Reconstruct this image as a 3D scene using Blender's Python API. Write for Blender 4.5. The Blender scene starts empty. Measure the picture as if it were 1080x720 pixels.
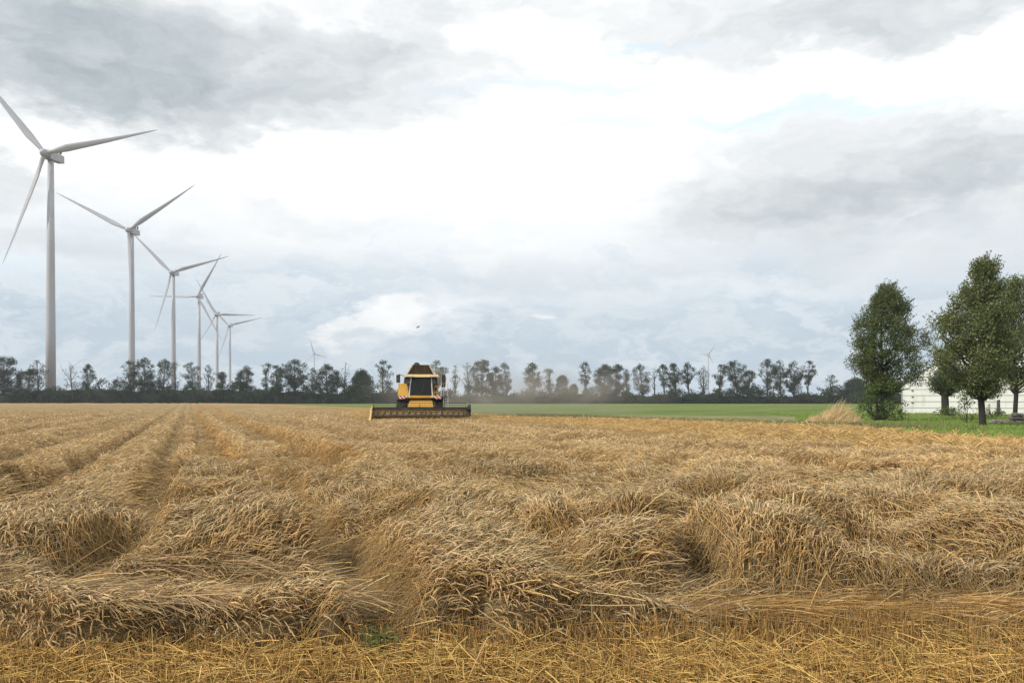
import bpy, bmesh, math, random
import numpy as np
from mathutils import Vector, Matrix

S = bpy.context.scene
C = S.collection
R = math.radians
F = 850.0          # focal length in photograph pixels
EYE = 1.7          # eye height
HZ = 421.0         # horizon row in the photograph
def gx(px, Y): return (px - 540.0) / F * Y

# ------------------------------------------------------------------ camera
cd = bpy.data.cameras.new('camera')
cam = bpy.data.objects.new('camera', cd); C.objects.link(cam)
cd.sensor_width = 36.0; cd.lens = 36.0 * F / 1080.0
cd.shift_y = (HZ - 360.0) / 1080.0
cd.clip_start = 0.05; cd.clip_end = 8000
cam.location = (0, 0, EYE); cam.rotation_euler = (R(90), 0, 0)
S.camera = cam

# ------------------------------------------------------------------ world
SUN_EL, SUN_AZ = R(37), math.atan2(-0.88, -0.36)     # behind the camera's left shoulder
W = bpy.data.worlds.new('World'); S.world = W; W.use_nodes = True
nt = W.node_tree; N = nt.nodes; Lk = nt.links; N.clear()
def _in(n, i, v):
    if v is None: return
    if isinstance(v, (int, float)): n.inputs[i].default_value = v
    elif isinstance(v, (tuple, list)): n.inputs[i].default_value = v
    else: n.id_data.links.new(v, n.inputs[i])
def mk(tree):
    def math_(op, a, b=None, c=None, clamp=False):
        n = tree.nodes.new('ShaderNodeMath'); n.operation = op; n.use_clamp = clamp
        _in(n, 0, a); _in(n, 1, b)
        if c is not None: _in(n, 2, c)
        return n.outputs[0]
    def vec(op, a, b=None, s=None):
        n = tree.nodes.new('ShaderNodeVectorMath'); n.operation = op
        _in(n, 0, a); _in(n, 1, b)
        if s is not None: _in(n, 3, s)
        return n.outputs['Value'] if op in ('LENGTH', 'DOT_PRODUCT', 'DISTANCE') else n.outputs[0]
    def noise(v, scale, detail=4, rough=0.55, col=False, dist=0.0):
        n = tree.nodes.new('ShaderNodeTexNoise'); _in(n, 'Vector', v)
        n.inputs['Scale'].default_value = scale; n.inputs['Detail'].default_value = detail
        n.inputs['Roughness'].default_value = rough; n.inputs['Distortion'].default_value = dist
        return n.outputs['Color'] if col else n.outputs[0]
    def ramp(v, a, b, lo=0.0, hi=1.0, smooth=True):
        n = tree.nodes.new('ShaderNodeMapRange'); n.interpolation_type = 'SMOOTHSTEP' if smooth else 'LINEAR'
        _in(n, 0, v); _in(n, 1, a); _in(n, 2, b); _in(n, 3, lo); _in(n, 4, hi)
        return n.outputs[0]
    def mix(f, a, b):
        n = tree.nodes.new('ShaderNodeMix'); n.data_type = 'RGBA'
        _in(n, 0, f)
        for i, v in ((6, a), (7, b)):
            if isinstance(v, (tuple, list)) and len(v) == 3: v = (*v, 1)
            _in(n, i, v)
        return n.outputs[2]
    return math_, vec, noise, ramp, mix
m_, v_, n_, r_, x_ = mk(nt)
tc = N.new('ShaderNodeTexCoord').outputs['Generated']
sep = N.new('ShaderNodeSeparateXYZ'); Lk.new(tc, sep.inputs[0])
az = m_('ARCTAN2', sep.outputs[0], sep.outputs[1]); el = m_('ARCSINE', sep.outputs[2])
cmb = N.new('ShaderNodeCombineXYZ'); Lk.new(az, cmb.inputs[0]); Lk.new(el, cmb.inputs[1])
P0 = cmb.outputs[0]
PS = v_('MULTIPLY', P0, (1.0, 2.2, 1.0))
wn = v_('SUBTRACT', n_(PS, 5.0, 5, 0.6, col=True), (0.5, 0.5, 0.5))
wn2 = v_('SUBTRACT', n_(PS, 16.0, 6, 0.65, col=True), (0.5, 0.5, 0.5))
Pw = v_('ADD', v_('ADD', P0, v_('MULTIPLY', wn, (0.30, 0.14, 0.0))), v_('MULTIPLY', wn2, (0.08, 0.04, 0.0)))
def blob(px, py, rx, ry, soft=1.0, amp=1.0):
    a = math.atan((px - 540) / F); e = math.atan((HZ - py) / F * math.cos(a))
    d = v_('MULTIPLY', v_('SUBTRACT', Pw, (a, e, 0)), (F / rx, F / ry, 0))
    return m_('MULTIPLY', r_(v_('LENGTH', d), 1.0 + soft * 0.5, max(0.0, 1.0 - soft), 0.0, 1.0), amp)
def add(*bs):
    s = bs[0]
    for b in bs[1:]: s = m_('ADD', s, b)
    return s
fb = n_(v_('MULTIPLY', Pw, (1.0, 2.6, 1.0)), 4.0, 6, 0.58)
fine = n_(v_('MULTIPLY', Pw, (1.0, 2.0, 1.0)), 14.0, 5, 0.6)
blobs = add(
    blob(60, 40, 260, 66, 0.9, 0.50), blob(250, 58, 230, 66, 0.9, 0.42), blob(130, 92, 250, 26, 0.9, 0.22), blob(-150, 60, 260, 90, 0.8, 0.5), blob(30, 5, 160, 24, .9, .16),
    blob(385, 70, 130, 55, 0.9, 0.18), blob(470, 0, 110, 18, 0.9, 0.2),
    blob(790, 14, 120, 34, 0.9, 0.34), blob(1010, -4, 200, 30, 0.8, 0.45), blob(620, 10, 70, 26, 0.9, 0.18),
    blob(930, 180, 240, 50, 0.9, 0.36), blob(970, 196, 180, 24, 0.9, 0.22), blob(800, 225, 190, 44, 0.9, 0.22), blob(1060, 150, 150, 70, 0.9, 0.22),
    blob(1000, 255, 220, 50, 0.9, 0.20), blob(80, 255, 110, 24, 0.8, 0.22), blob(360, 168, 60, 14, 0.9, 0.18), blob(270, 190, 60, 10, 0.9, 0.14), blob(640, 290, 200, 18, 0.9, 0.16),
    blob(0, 180, 50, 26, 0.9, 0.2), blob(170, 158, 210, 34, 0.7, -0.42), blob(420, 150, 120, 30, 0.9, -0.2), blob(1005, 62, 70, 24, 0.7, -0.4), blob(790, 84, 120, 22, 0.8, -0.3), blob(560, 210, 200, 70, 0.9, -0.12), blob(400, 235, 140, 12, 0.9, 0.12), blob(330, 285, 200, 20, 0.9, 0.12))
tex = n_(v_('ADD', v_('MULTIPLY', P0, (1.0, 2.0, 1.0)), v_('MULTIPLY', wn, (0.3, 0.3, 0))), 6.0, 8, 0.6)
dark = add(m_('MULTIPLY', blobs, r_(tex, 0.30, 0.68, 0.62, 1.25)),
    m_('MULTIPLY', m_('SUBTRACT', fb, 0.47), 0.85), m_('MULTIPLY', m_('SUBTRACT', fine, 0.48), 0.55), 0.0)
# away from the view: an ordinary broken overcast
dark = add(dark, m_('MULTIPLY', r_(el, 0.55, 0.9), 0.22))
dark = m_('MAXIMUM', dark, 0.0); dark = m_('DIVIDE', dark, m_('ADD', 0.82, m_('MULTIPLY', dark, 0.50)))
dark = m_('MINIMUM', dark, 1.0)
cloud = x_(dark, (1.14, 1.15, 1.15), (0.33, 0.405, 0.45))
# blue-grey air low over the horizon, broken by bright cumulus
elw = m_('ADD', el, m_('MULTIPLY', m_('SUBTRACT', fb, 0.5), 0.24))
low = r_(elw, 0.25, 0.05)
low = m_('MULTIPLY', low, m_('SUBTRACT', 1.0, m_('MINIMUM', 1.0, add(
    blob(415, 338, 56, 24, 0.5, 1.0), blob(372, 352, 26, 14, 0.5, 0.8), blob(575, 344, 22, 6, 0.6, 0.6), blob(470, 322, 70, 14, 0.7, 0.5), blob(870, 300, 90, 14, 0.9, 0.4), blob(700, 305, 120, 14, 0.9, 0.3)))))
low = m_('MULTIPLY', low, r_(fine, 0.62, 0.42, 0.62, 1.0))
cloud = x_(m_('MULTIPLY', low, 0.95), cloud, (0.47, 0.61, 0.73))
# thin openings where clear sky shows
sky = N.new('ShaderNodeTexSky'); sky.sky_type = 'NISHITA'; sky.sun_disc = False
sky.sun_elevation = SUN_EL; sky.sun_rotation = SUN_AZ; sky.altitude = 50; sky.dust_density = 1.5
hole = add(blob(690, 42, 60, 7, 0.8, 0.6), blob(840, 114, 120, 9, 0.8, 0.65), blob(590, 105, 130, 9, 0.8, 0.5), blob(620, 140, 120, 8, 0.9, 0.35), blob(20, 290, 70, 14, 0.8, 0.2),
           m_('MULTIPLY', r_(fb, 0.62, 0.75), 0.15))
skyc = v_('SCALE', sky.outputs[0], s=0.12)
skyc = v_('ADD', skyc, (0.60, 0.68, 0.72))
tot = x_(m_('MINIMUM', hole, 1.0), cloud, skyc)
bg = N.new('ShaderNodeBackground'); Lk.new(tot, bg.inputs[0]); bg.inputs[1].default_value = 1.0
wo = N.new('ShaderNodeOutputWorld'); Lk.new(bg.outputs[0], wo.inputs[0])

# ------------------------------------------------------------------ sun
sl = bpy.data.lights.new('sun', 'SUN'); sl.energy = 3.6; sl.angle = R(0.9); sl.color = (1.0, 0.93, 0.82)
so = bpy.data.objects.new('sun', sl); C.objects.link(so)
sd = Vector((math.sin(SUN_AZ) * math.cos(SUN_EL), math.cos(SUN_AZ) * math.cos(SUN_EL), math.sin(SUN_EL)))
so.rotation_euler = sd.to_track_quat('Z', 'Y').to_euler(); so.location = (-30, -30, 60)
S.view_settings.view_transform = 'Standard'; S.view_settings.look = 'None'
S.view_settings.exposure = 0.0; S.view_settings.gamma = 1.0
S.render.engine = 'CYCLES'
S.cycles.max_bounces = 5; S.cycles.diffuse_bounces = 3; S.cycles.glossy_bounces = 2
S.cycles.transmission_bounces = 3; S.cycles.transparent_max_bounces = 6; S.cycles.volume_bounces = 0
S.cycles.volume_step_rate = 1.0; S.cycles.volume_max_steps = 64
S.cycles.use_fast_gi = False; S.cycles.caustics_reflective = False; S.cycles.caustics_refractive = False
S.render.use_persistent_data = False

# ------------------------------------------------------------------ helpers
rng = np.random.default_rng(7)
random.seed(7)
def tag(o, label=None, cat=None, group=None, kind=None):
    if label: o['label'] = label
    if cat: o['category'] = cat
    if group: o['group'] = group
    if kind: o['kind'] = kind
    return o
def empty(name, loc=(0, 0, 0), rz=0.0):
    o = bpy.data.objects.new(name, None); C.objects.link(o); o.empty_display_size = 0.3
    o.location = loc; o.rotation_euler = (0, 0, rz); return o
def fast_mesh(name, verts, quads, mat, parent=None, col=None, smooth=False, tris=None):
    """verts (n,3), quads (m,4) and/or tris (k,3) arrays to one mesh object"""
    me = bpy.data.meshes.new(name)
    verts = np.ascontiguousarray(verts, np.float32)
    q = np.zeros((0, 4), np.int32) if quads is None else np.asarray(quads, np.int32)
    t = np.zeros((0, 3), np.int32) if tris is None else np.asarray(tris, np.int32)
    me.vertices.add(len(verts)); me.vertices.foreach_set('co', verts.ravel())
    li = np.concatenate([q.ravel(), t.ravel()]).astype(np.int32)
    me.loops.add(len(li)); me.loops.foreach_set('vertex_index', li)
    ls = np.concatenate([np.arange(len(q)) * 4, len(q) * 4 + np.arange(len(t)) * 3]).astype(np.int32)
    me.polygons.add(len(ls)); me.polygons.foreach_set('loop_start', ls)
    if smooth: me.polygons.foreach_set('use_smooth', np.ones(len(ls), bool))
    me.update(calc_edges=True)
    if col is not None:
        a = me.color_attributes.new('tint', 'FLOAT_COLOR', 'POINT')
        c4 = np.ones((len(verts), 4), np.float32); c4[:, :3] = col
        a.data.foreach_set('color', c4.ravel())
    if isinstance(mat, (list, tuple)):
        for m in mat: me.materials.append(m)
    else: me.materials.append(mat)
    o = bpy.data.objects.new(name, me); C.objects.link(o)
    if parent: o.parent = parent
    return o
def from_bm(name, bm, mat, parent=None, smooth=False, bevel=0.0):
    me = bpy.data.meshes.new(name); 
    if bevel > 0:
        bmesh.ops.bevel(bm, geom=[e for e in bm.edges if len(e.link_faces) == 2 and e.calc_face_angle(0) > 0.6], offset=bevel, segments=1, affect='EDGES')
    bmesh.ops.recalc_face_normals(bm, faces=bm.faces)
    bm.to_mesh(me); bm.free()
    if smooth:
        me.polygons.foreach_set('use_smooth', [True] * len(me.polygons))
    me.materials.append(mat)
    o = bpy.data.objects.new(name, me); C.objects.link(o)
    if parent: o.parent = parent
    return o
def box(bm, c, s, rot=None):
    """box centred at c with full sizes s"""
    M = Matrix.Translation(c) @ (rot.to_4x4() if rot is not None else Matrix.Identity(4)) @ Matrix.Diagonal((s[0], s[1], s[2], 1))
    return bmesh.ops.create_cube(bm, size=1.0, matrix=M)['verts']
def prism(bm, pts, y0, y1):
    """polygon in xz extruded along y"""
    a = [bm.verts.new((x, y0, z)) for x, z in pts]; b = [bm.verts.new((x, y1, z)) for x, z in pts]
    n = len(pts); bm.faces.new(a); bm.faces.new(b[::-1])
    for i in range(n): bm.faces.new((a[i], b[i], b[(i + 1) % n], a[(i + 1) % n]))
def hull8(bm, lo, hi):
    """frustum from 4 points lo to 4 points hi"""
    a = [bm.verts.new(p) for p in lo]; b = [bm.verts.new(p) for p in hi]
    bm.faces.new(a[::-1]); bm.faces.new(b)
    for i in range(4): bm.faces.new((a[i], a[(i + 1) % 4], b[(i + 1) % 4], b[i]))
def tube(bm, pts, rad, seg=6, cap=True):
    pts = [Vector(p) for p in pts]
    if not isinstance(rad, (list, tuple)): rad = [rad] * len(pts)
    rings = []; prev = None
    for i, p in enumerate(pts):
        t = (pts[min(i + 1, len(pts) - 1)] - pts[max(i - 1, 0)]).normalized()
        ref = prev if prev is not None else (Vector((1, 0, 0)) if abs(t.x) < 0.8 else Vector((0, 1, 0)))
        u = (ref - t * ref.dot(t)).normalized(); prev = u; v = t.cross(u)
        rings.append([bm.verts.new(p + (u * math.cos(2 * math.pi * k / seg) + v * math.sin(2 * math.pi * k / seg)) * rad[i]) for k in range(seg)])
    for a, b in zip(rings, rings[1:]):
        for k in range(seg): bm.faces.new((a[k], a[(k + 1) % seg], b[(k + 1) % seg], b[k]))
    if cap: bm.faces.new(rings[0][::-1]); bm.faces.new(rings[-1])
def hashn(ix, iy, seed):
    h = (ix.astype(np.int64) * 374761393 + iy.astype(np.int64) * 668265263 + seed * 2147483647) & 0xffffffff
    h = ((h ^ (h >> 13)) * 1274126177) & 0xffffffff
    return ((h ^ (h >> 16)) & 0xffff) / 65535.0
def vn(x, y, seed=0):
    ix = np.floor(x); iy = np.floor(y); fx = x - ix; fy = y - iy
    fx = fx * fx * (3 - 2 * fx); fy = fy * fy * (3 - 2 * fy)
    a = hashn(ix, iy, seed); b = hashn(ix + 1, iy, seed); c = hashn(ix, iy + 1, seed); d = hashn(ix + 1, iy + 1, seed)
    return (a * (1 - fx) + b * fx) * (1 - fy) + (c * (1 - fx) + d * fx) * fy
def fbm(x, y, seed=0, oct=3):
    s = 0; a = 0.5; t = 0
    for o in range(oct):
        s = s + a * vn(x * 2 ** o, y * 2 ** o, seed + o * 17); t += a; a *= 0.5
    return s / t
def sst(x, a, b):
    t = np.clip((x - a) / (b - a), 0, 1); return t * t * (3 - 2 * t)

# ------------------------------------------------------------------ materials
def material(name, build=None, rough=0.8, color=(0.5, 0.5, 0.5), metal=0.0, spec=0.3, bump=None):
    m = bpy.data.materials.new(name); m.use_nodes = True; t = m.node_tree
    b = t.nodes['Principled BSDF']; b.inputs['Base Color'].default_value = (*color, 1)
    b.inputs['Roughness'].default_value = rough; b.inputs['Metallic'].default_value = metal
    b.inputs['Specular IOR Level'].default_value = spec
    if build: build(t, b)
    return m
def bumpn(t, b, h, strength=0.5, dist=0.05):
    n = t.nodes.new('ShaderNodeBump'); n.inputs['Strength'].default_value = strength; n.inputs['Distance'].default_value = dist
    t.links.new(h, n.inputs['Height']); t.links.new(n.outputs[0], b.inputs['Normal'])
def objc(t): return t.nodes.new('ShaderNodeTexCoord').outputs['Object']
def wear(c, c2, scale=3.0, amt=0.5, rough=0.5, bump=0.0):
    """paint or metal with irregular dirt of its own"""
    def f(t, b):
        mm, vv, nn, rr, xx = mk(t); p = objc(t)
        d = rr(nn(p, scale, 6, 0.65), 0.42, 0.72)
        t.links.new(xx(mm('MULTIPLY', d, amt), c, c2), b.inputs['Base Color'])
        t.links.new(rr(nn(p, scale * 2, 4), 0.3, 0.7, rough * 0.8, min(1, rough * 1.3)), b.inputs['Roughness'])
        if bump: bumpn(t, b, nn(p, scale * 6, 4), bump, 0.01)
    return f
def leafmat(name, trans=0.35, rough=0.55, spec=0.25):
    """leaves and straw: colour from the mesh's own tint, light partly passing through"""
    def f(t, b):
        a = t.nodes.new('ShaderNodeAttribute'); a.attribute_name = 'tint'
        t.links.new(a.outputs['Color'], b.inputs['Base Color'])
        tr = t.nodes.new('ShaderNodeBsdfTranslucent'); t.links.new(a.outputs['Color'], tr.inputs[0])
        mx = t.nodes.new('ShaderNodeMixShader'); mx.inputs[0].default_value = trans
        t.links.new(b.outputs[0], mx.inputs[1]); t.links.new(tr.outputs[0], mx.inputs[2])
        t.links.new(mx.outputs[0], t.nodes['Material Output'].inputs[0])
    return material(name, f, rough=rough, spec=spec)
M = {}
M['straw'] = leafmat('straw', 0.22, 0.5, 0.3)
M['leaf'] = leafmat('leaf', 0.28, 0.5, 0.3)
M['farleaf'] = leafmat('far_leaf', 0.15, 0.8, 0.1)
M['grass'] = leafmat('grass', 0.35, 0.6, 0.2)
M['bark'] = material('bark', wear((0.030, 0.026, 0.021), (0.014, 0.013, 0.011), 6, 0.9, 0.9, 0.6))
M['farbark'] = material('far_bark', wear((0.075, 0.07, 0.06), (0.04, 0.037, 0.033), 3, 0.8, 0.9))
M['turbine'] = material('turbine_white', wear((0.41, 0.42, 0.45), (0.36, 0.37, 0.40), 0.15, 0.6, 0.45))
M['turbine_grey'] = material('turbine_grey', color=(0.10, 0.10, 0.11), rough=0.6)
M['yellow'] = material('yellow_paint', wear((0.60, 0.335, 0.04), (0.38, 0.27, 0.13), 1.8, 0.9, 0.5, 0.05))
M['cream'] = material('cream_paint', wear((0.62, 0.48, 0.20), (0.42, 0.33, 0.18), 2.5, 0.8, 0.5))
M['darkpaint'] = material('dark_paint', wear((0.035, 0.035, 0.035), (0.13, 0.11, 0.085), 2.0, 0.7, 0.6))
M['tank'] = material('tank_brown', wear((0.075, 0.05, 0.035), (0.14, 0.10, 0.07), 2.2, 0.7, 0.7))
M['steel'] = material('bare_steel', wear((0.5, 0.49, 0.47), (0.25, 0.22, 0.18), 3.0, 0.7, 0.4), metal=0.6)
M['augersteel'] = material('worn_steel', wear((0.24, 0.20, 0.14), (0.12, 0.09, 0.06), 3.0, 0.7, 0.6), metal=0.3)
M['offwhite'] = material('offwhite_metal', wear((0.62, 0.61, 0.58), (0.4, 0.38, 0.34), 3, 0.6, 0.5))
M['rubber'] = material('rubber', wear((0.02, 0.02, 0.02), (0.12, 0.10, 0.075), 3.0, 0.85, 0.85, 0.3))
M['glass'] = material('cab_glass', color=(0.012, 0.016, 0.016), rough=0.06, spec=0.55)
M['lamp'] = material('lamp_glass', color=(0.7, 0.7, 0.68), rough=0.15, spec=0.6)
M['amber'] = material('amber_plastic', color=(0.45, 0.13, 0.01), rough=0.3)
def stripes(t, b):
    mm, vv, nn, rr, xx = mk(t); p = objc(t)
    s = t.nodes.new('ShaderNodeSeparateXYZ'); t.links.new(p, s.inputs[0])
    w = mm('FRACT', mm('MULTIPLY', mm('ADD', s.outputs[0], s.outputs[2]), 3.6))
    t.links.new(xx(mm('GREATER_THAN', w, 0.5), (0.55, 0.04, 0.03), (0.75, 0.73, 0.7)), b.inputs['Base Color'])
M['stripes'] = material('red_white_stripes', stripes, rough=0.4)
def panelmat(t, b):
    mm, vv, nn, rr, xx = mk(t); p = objc(t)
    d = nn(vv('MULTIPLY', p, (1, 1, 0.25)), 1.4, 6, 0.65)
    t.links.new(xx(rr(d, 0.45, 0.75), (0.74, 0.74, 0.72), (0.58, 0.57, 0.53)), b.inputs['Base Color'])
M['panel'] = material('white_panel', panelmat, rough=0.5)
M['seam'] = material('panel_seam', color=(0.33, 0.34, 0.35), rough=0.6)
M['wood'] = material('post_wood', wear((0.09, 0.085, 0.08), (0.05, 0.045, 0.04), 8, 0.8, 0.9, 0.3))
M['paleface'] = material('pale_wood', wear((0.42, 0.39, 0.34), (0.25, 0.22, 0.18), 8, 0.8, 0.9, 0.3))
M['stone'] = material('stone', wear((0.30, 0.26, 0.23), (0.16, 0.12, 0.10), 5, 0.9, 0.9, 0.5))
M['bird'] = material('bird_feather', color=(0.03, 0.03, 0.032), rough=0.8)

def soil(t, b):
    mm, vv, nn, rr, xx = mk(t); p = objc(t)
    c = xx(rr(nn(p, 9, 8, 0.7), 0.38, 0.66), (0.10, 0.068, 0.036), (0.24, 0.165, 0.080))
    c = xx(rr(nn(p, 0.9, 3), 0.4, 0.7), c, (0.15, 0.10, 0.05))
    t.links.new(c, b.inputs['Base Color']); bumpn(t, b, nn(p, 40, 6, 0.7), 0.8, 0.03)
M['soil'] = material('soil', soil, rough=0.95, spec=0.1)
def fieldgreen(t, b):
    mm, vv, nn, rr, xx = mk(t); p = objc(t)
    rot = t.nodes.new('ShaderNodeVectorRotate'); rot.inputs['Angle'].default_value = R(35); t.links.new(p, rot.inputs[0])
    big = nn(vv('MULTIPLY', rot.outputs[0], (0.12, 0.012, 1)), 1.0, 4, 0.6)
    c = xx(rr(big, 0.35, 0.68), (0.12, 0.175, 0.038), (0.185, 0.235, 0.062))
    c = xx(mm('MULTIPLY', rr(nn(p, 0.35, 6, 0.7), 0.4, 0.75), 0.5), c, (0.15, 0.18, 0.075))
    t.links.new(c, b.inputs['Base Color']); bumpn(t, b, nn(p, 6, 6, 0.75), 1.0, 0.25)
M['fieldgreen'] = material('green_crop', fieldgreen, rough=0.9, spec=0.1)
def verge(t, b):
    mm, vv, nn, rr, xx = mk(t); p = objc(t)
    c = xx(rr(nn(p, 0.5, 5, 0.7), 0.36, 0.64), (0.10, 0.17, 0.028), (0.17, 0.24, 0.05))
    c = xx(mm('MULTIPLY', rr(nn(p, 1.7, 5, 0.7), 0.5, 0.75), 0.6), c, (0.16, 0.12, 0.055))
    t.links.new(c, b.inputs['Base Color']); bumpn(t, b, nn(p, 14, 6, 0.75), 1.0, 0.1)
M['verge'] = material('verge_grass', verge, rough=0.9, spec=0.1)
def dryverge(t, b):
    mm, vv, nn, rr, xx = mk(t); p = objc(t)
    c = xx(rr(nn(p, 0.35, 5, 0.7), 0.36, 0.64), (0.16, 0.18, 0.07), (0.30, 0.27, 0.13))
    t.links.new(c, b.inputs['Base Color']); bumpn(t, b, nn(p, 9, 6, 0.75), 1.0, 0.12)
M['dryverge'] = material('dry_verge', dryverge, rough=0.9, spec=0.1)
def canopy(t, b):
    mm, vv, nn, rr, xx = mk(t); p = objc(t)
    st = vv('MULTIPLY', p, (0.7, 1.4, 1.0))
    a = nn(st, 26, 5, 0.75); c1 = nn(st, 2.6, 6, 0.72); c2 = nn(vv('MULTIPLY', p, (0.06, 0.16, 0.1)), 1.0, 4, 0.6)
    c = xx(rr(a, 0.36, 0.66), (0.23, 0.155, 0.072), (0.46, 0.335, 0.175))
    c = xx(mm('MULTIPLY', rr(c1, 0.48, 0.70), 0.50), c, (0.25, 0.155, 0.065))
    c = xx(mm('MULTIPLY', rr(c2, 0.42, 0.68), 0.40), c, (0.42, 0.30, 0.15))
    at = t.nodes.new('ShaderNodeAttribute'); at.attribute_name = 'tint'
    c = vv('MULTIPLY', c, at.outputs['Color'])
    t.links.new(c, b.inputs['Base Color'])
    bumpn(t, b, mm('ADD', mm('MULTIPLY', a, 0.35), c1), 1.0, 0.22)
M['canopy'] = material('crop_canopy', canopy, rough=0.9, spec=0.1)
def cutstrip(t, b):
    mm, vv, nn, rr, xx = mk(t); p = objc(t)
    a = nn(p, 12, 6, 0.75); c1 = nn(p, 1.2, 5, 0.7)
    c = xx(rr(a, 0.38, 0.66), (0.24, 0.145, 0.055), (0.52, 0.36, 0.15))
    c = xx(mm('MULTIPLY', rr(c1, 0.45, 0.7), 0.5), c, (0.27, 0.15, 0.05))
    t.links.new(c, b.inputs['Base Color']); bumpn(t, b, mm('ADD', a, c1), 1.0, 0.15)
M['cutstrip'] = material('cut_straw', cutstrip, rough=0.9, spec=0.1)

# ------------------------------------------------------------------ ground sheets
def sheet(name, pts, z, mat, **kw):
    bm = bmesh.new(); f = bm.faces.new([bm.verts.new((x, y, z)) for x, y in pts])
    bmesh.ops.triangulate(bm, faces=[f])
    o = from_bm(name, bm, mat); tag(o, kind='structure', **kw); return o
sheet('ground', [(-2500, -200), (2500, -200), (2500, 2450), (-2500, 2450)], -0.004, M['soil'])
OY = np.array([-20, 0, 29, 45, 57, 69, 141, 232, 300.]); OX = np.array([20, 19, 18.6, 19, 10.8, 1.6, -25, -65, -110.])   # outer edge of the cut headland
IY = np.array([-20, 0, 16, 19.4, 23.5, 35.6, 55, 59.4, 60.3, 66, 69, 141, 232, 300.]); IX = np.array([16, 15, 13.2, 12.3, 10.0, 6.7, 1.3, -3.0, -11.0, -11.6, -12.2, -31, -69, -113.])
outer = list(zip(OX, OY))
sheet('field_floor', [(-40, 12), (19, 12)] + [p for p in outer if p[1] > 12] + [(-300, 300)], 0.05, M['cutstrip'])
sheet('green_field', [(x, y) for x, y in outer] + [(-110, 312), (600, 312), (600, -20)], 0.0, M['fieldgreen'])
sheet('verge', [(19.0, 0), (18.6, 29), (19.0, 45), (22, 62), (28, 80), (34, 112), (140, 112), (140, 0)], 0.02, M['verge'])
sheet('field_margin', [(19.0, 45), (10.8, 57), (1.6, 69), (2.5, 84), (14, 86), (29, 80), (24, 60)], 0.012, M['dryverge'])

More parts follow.
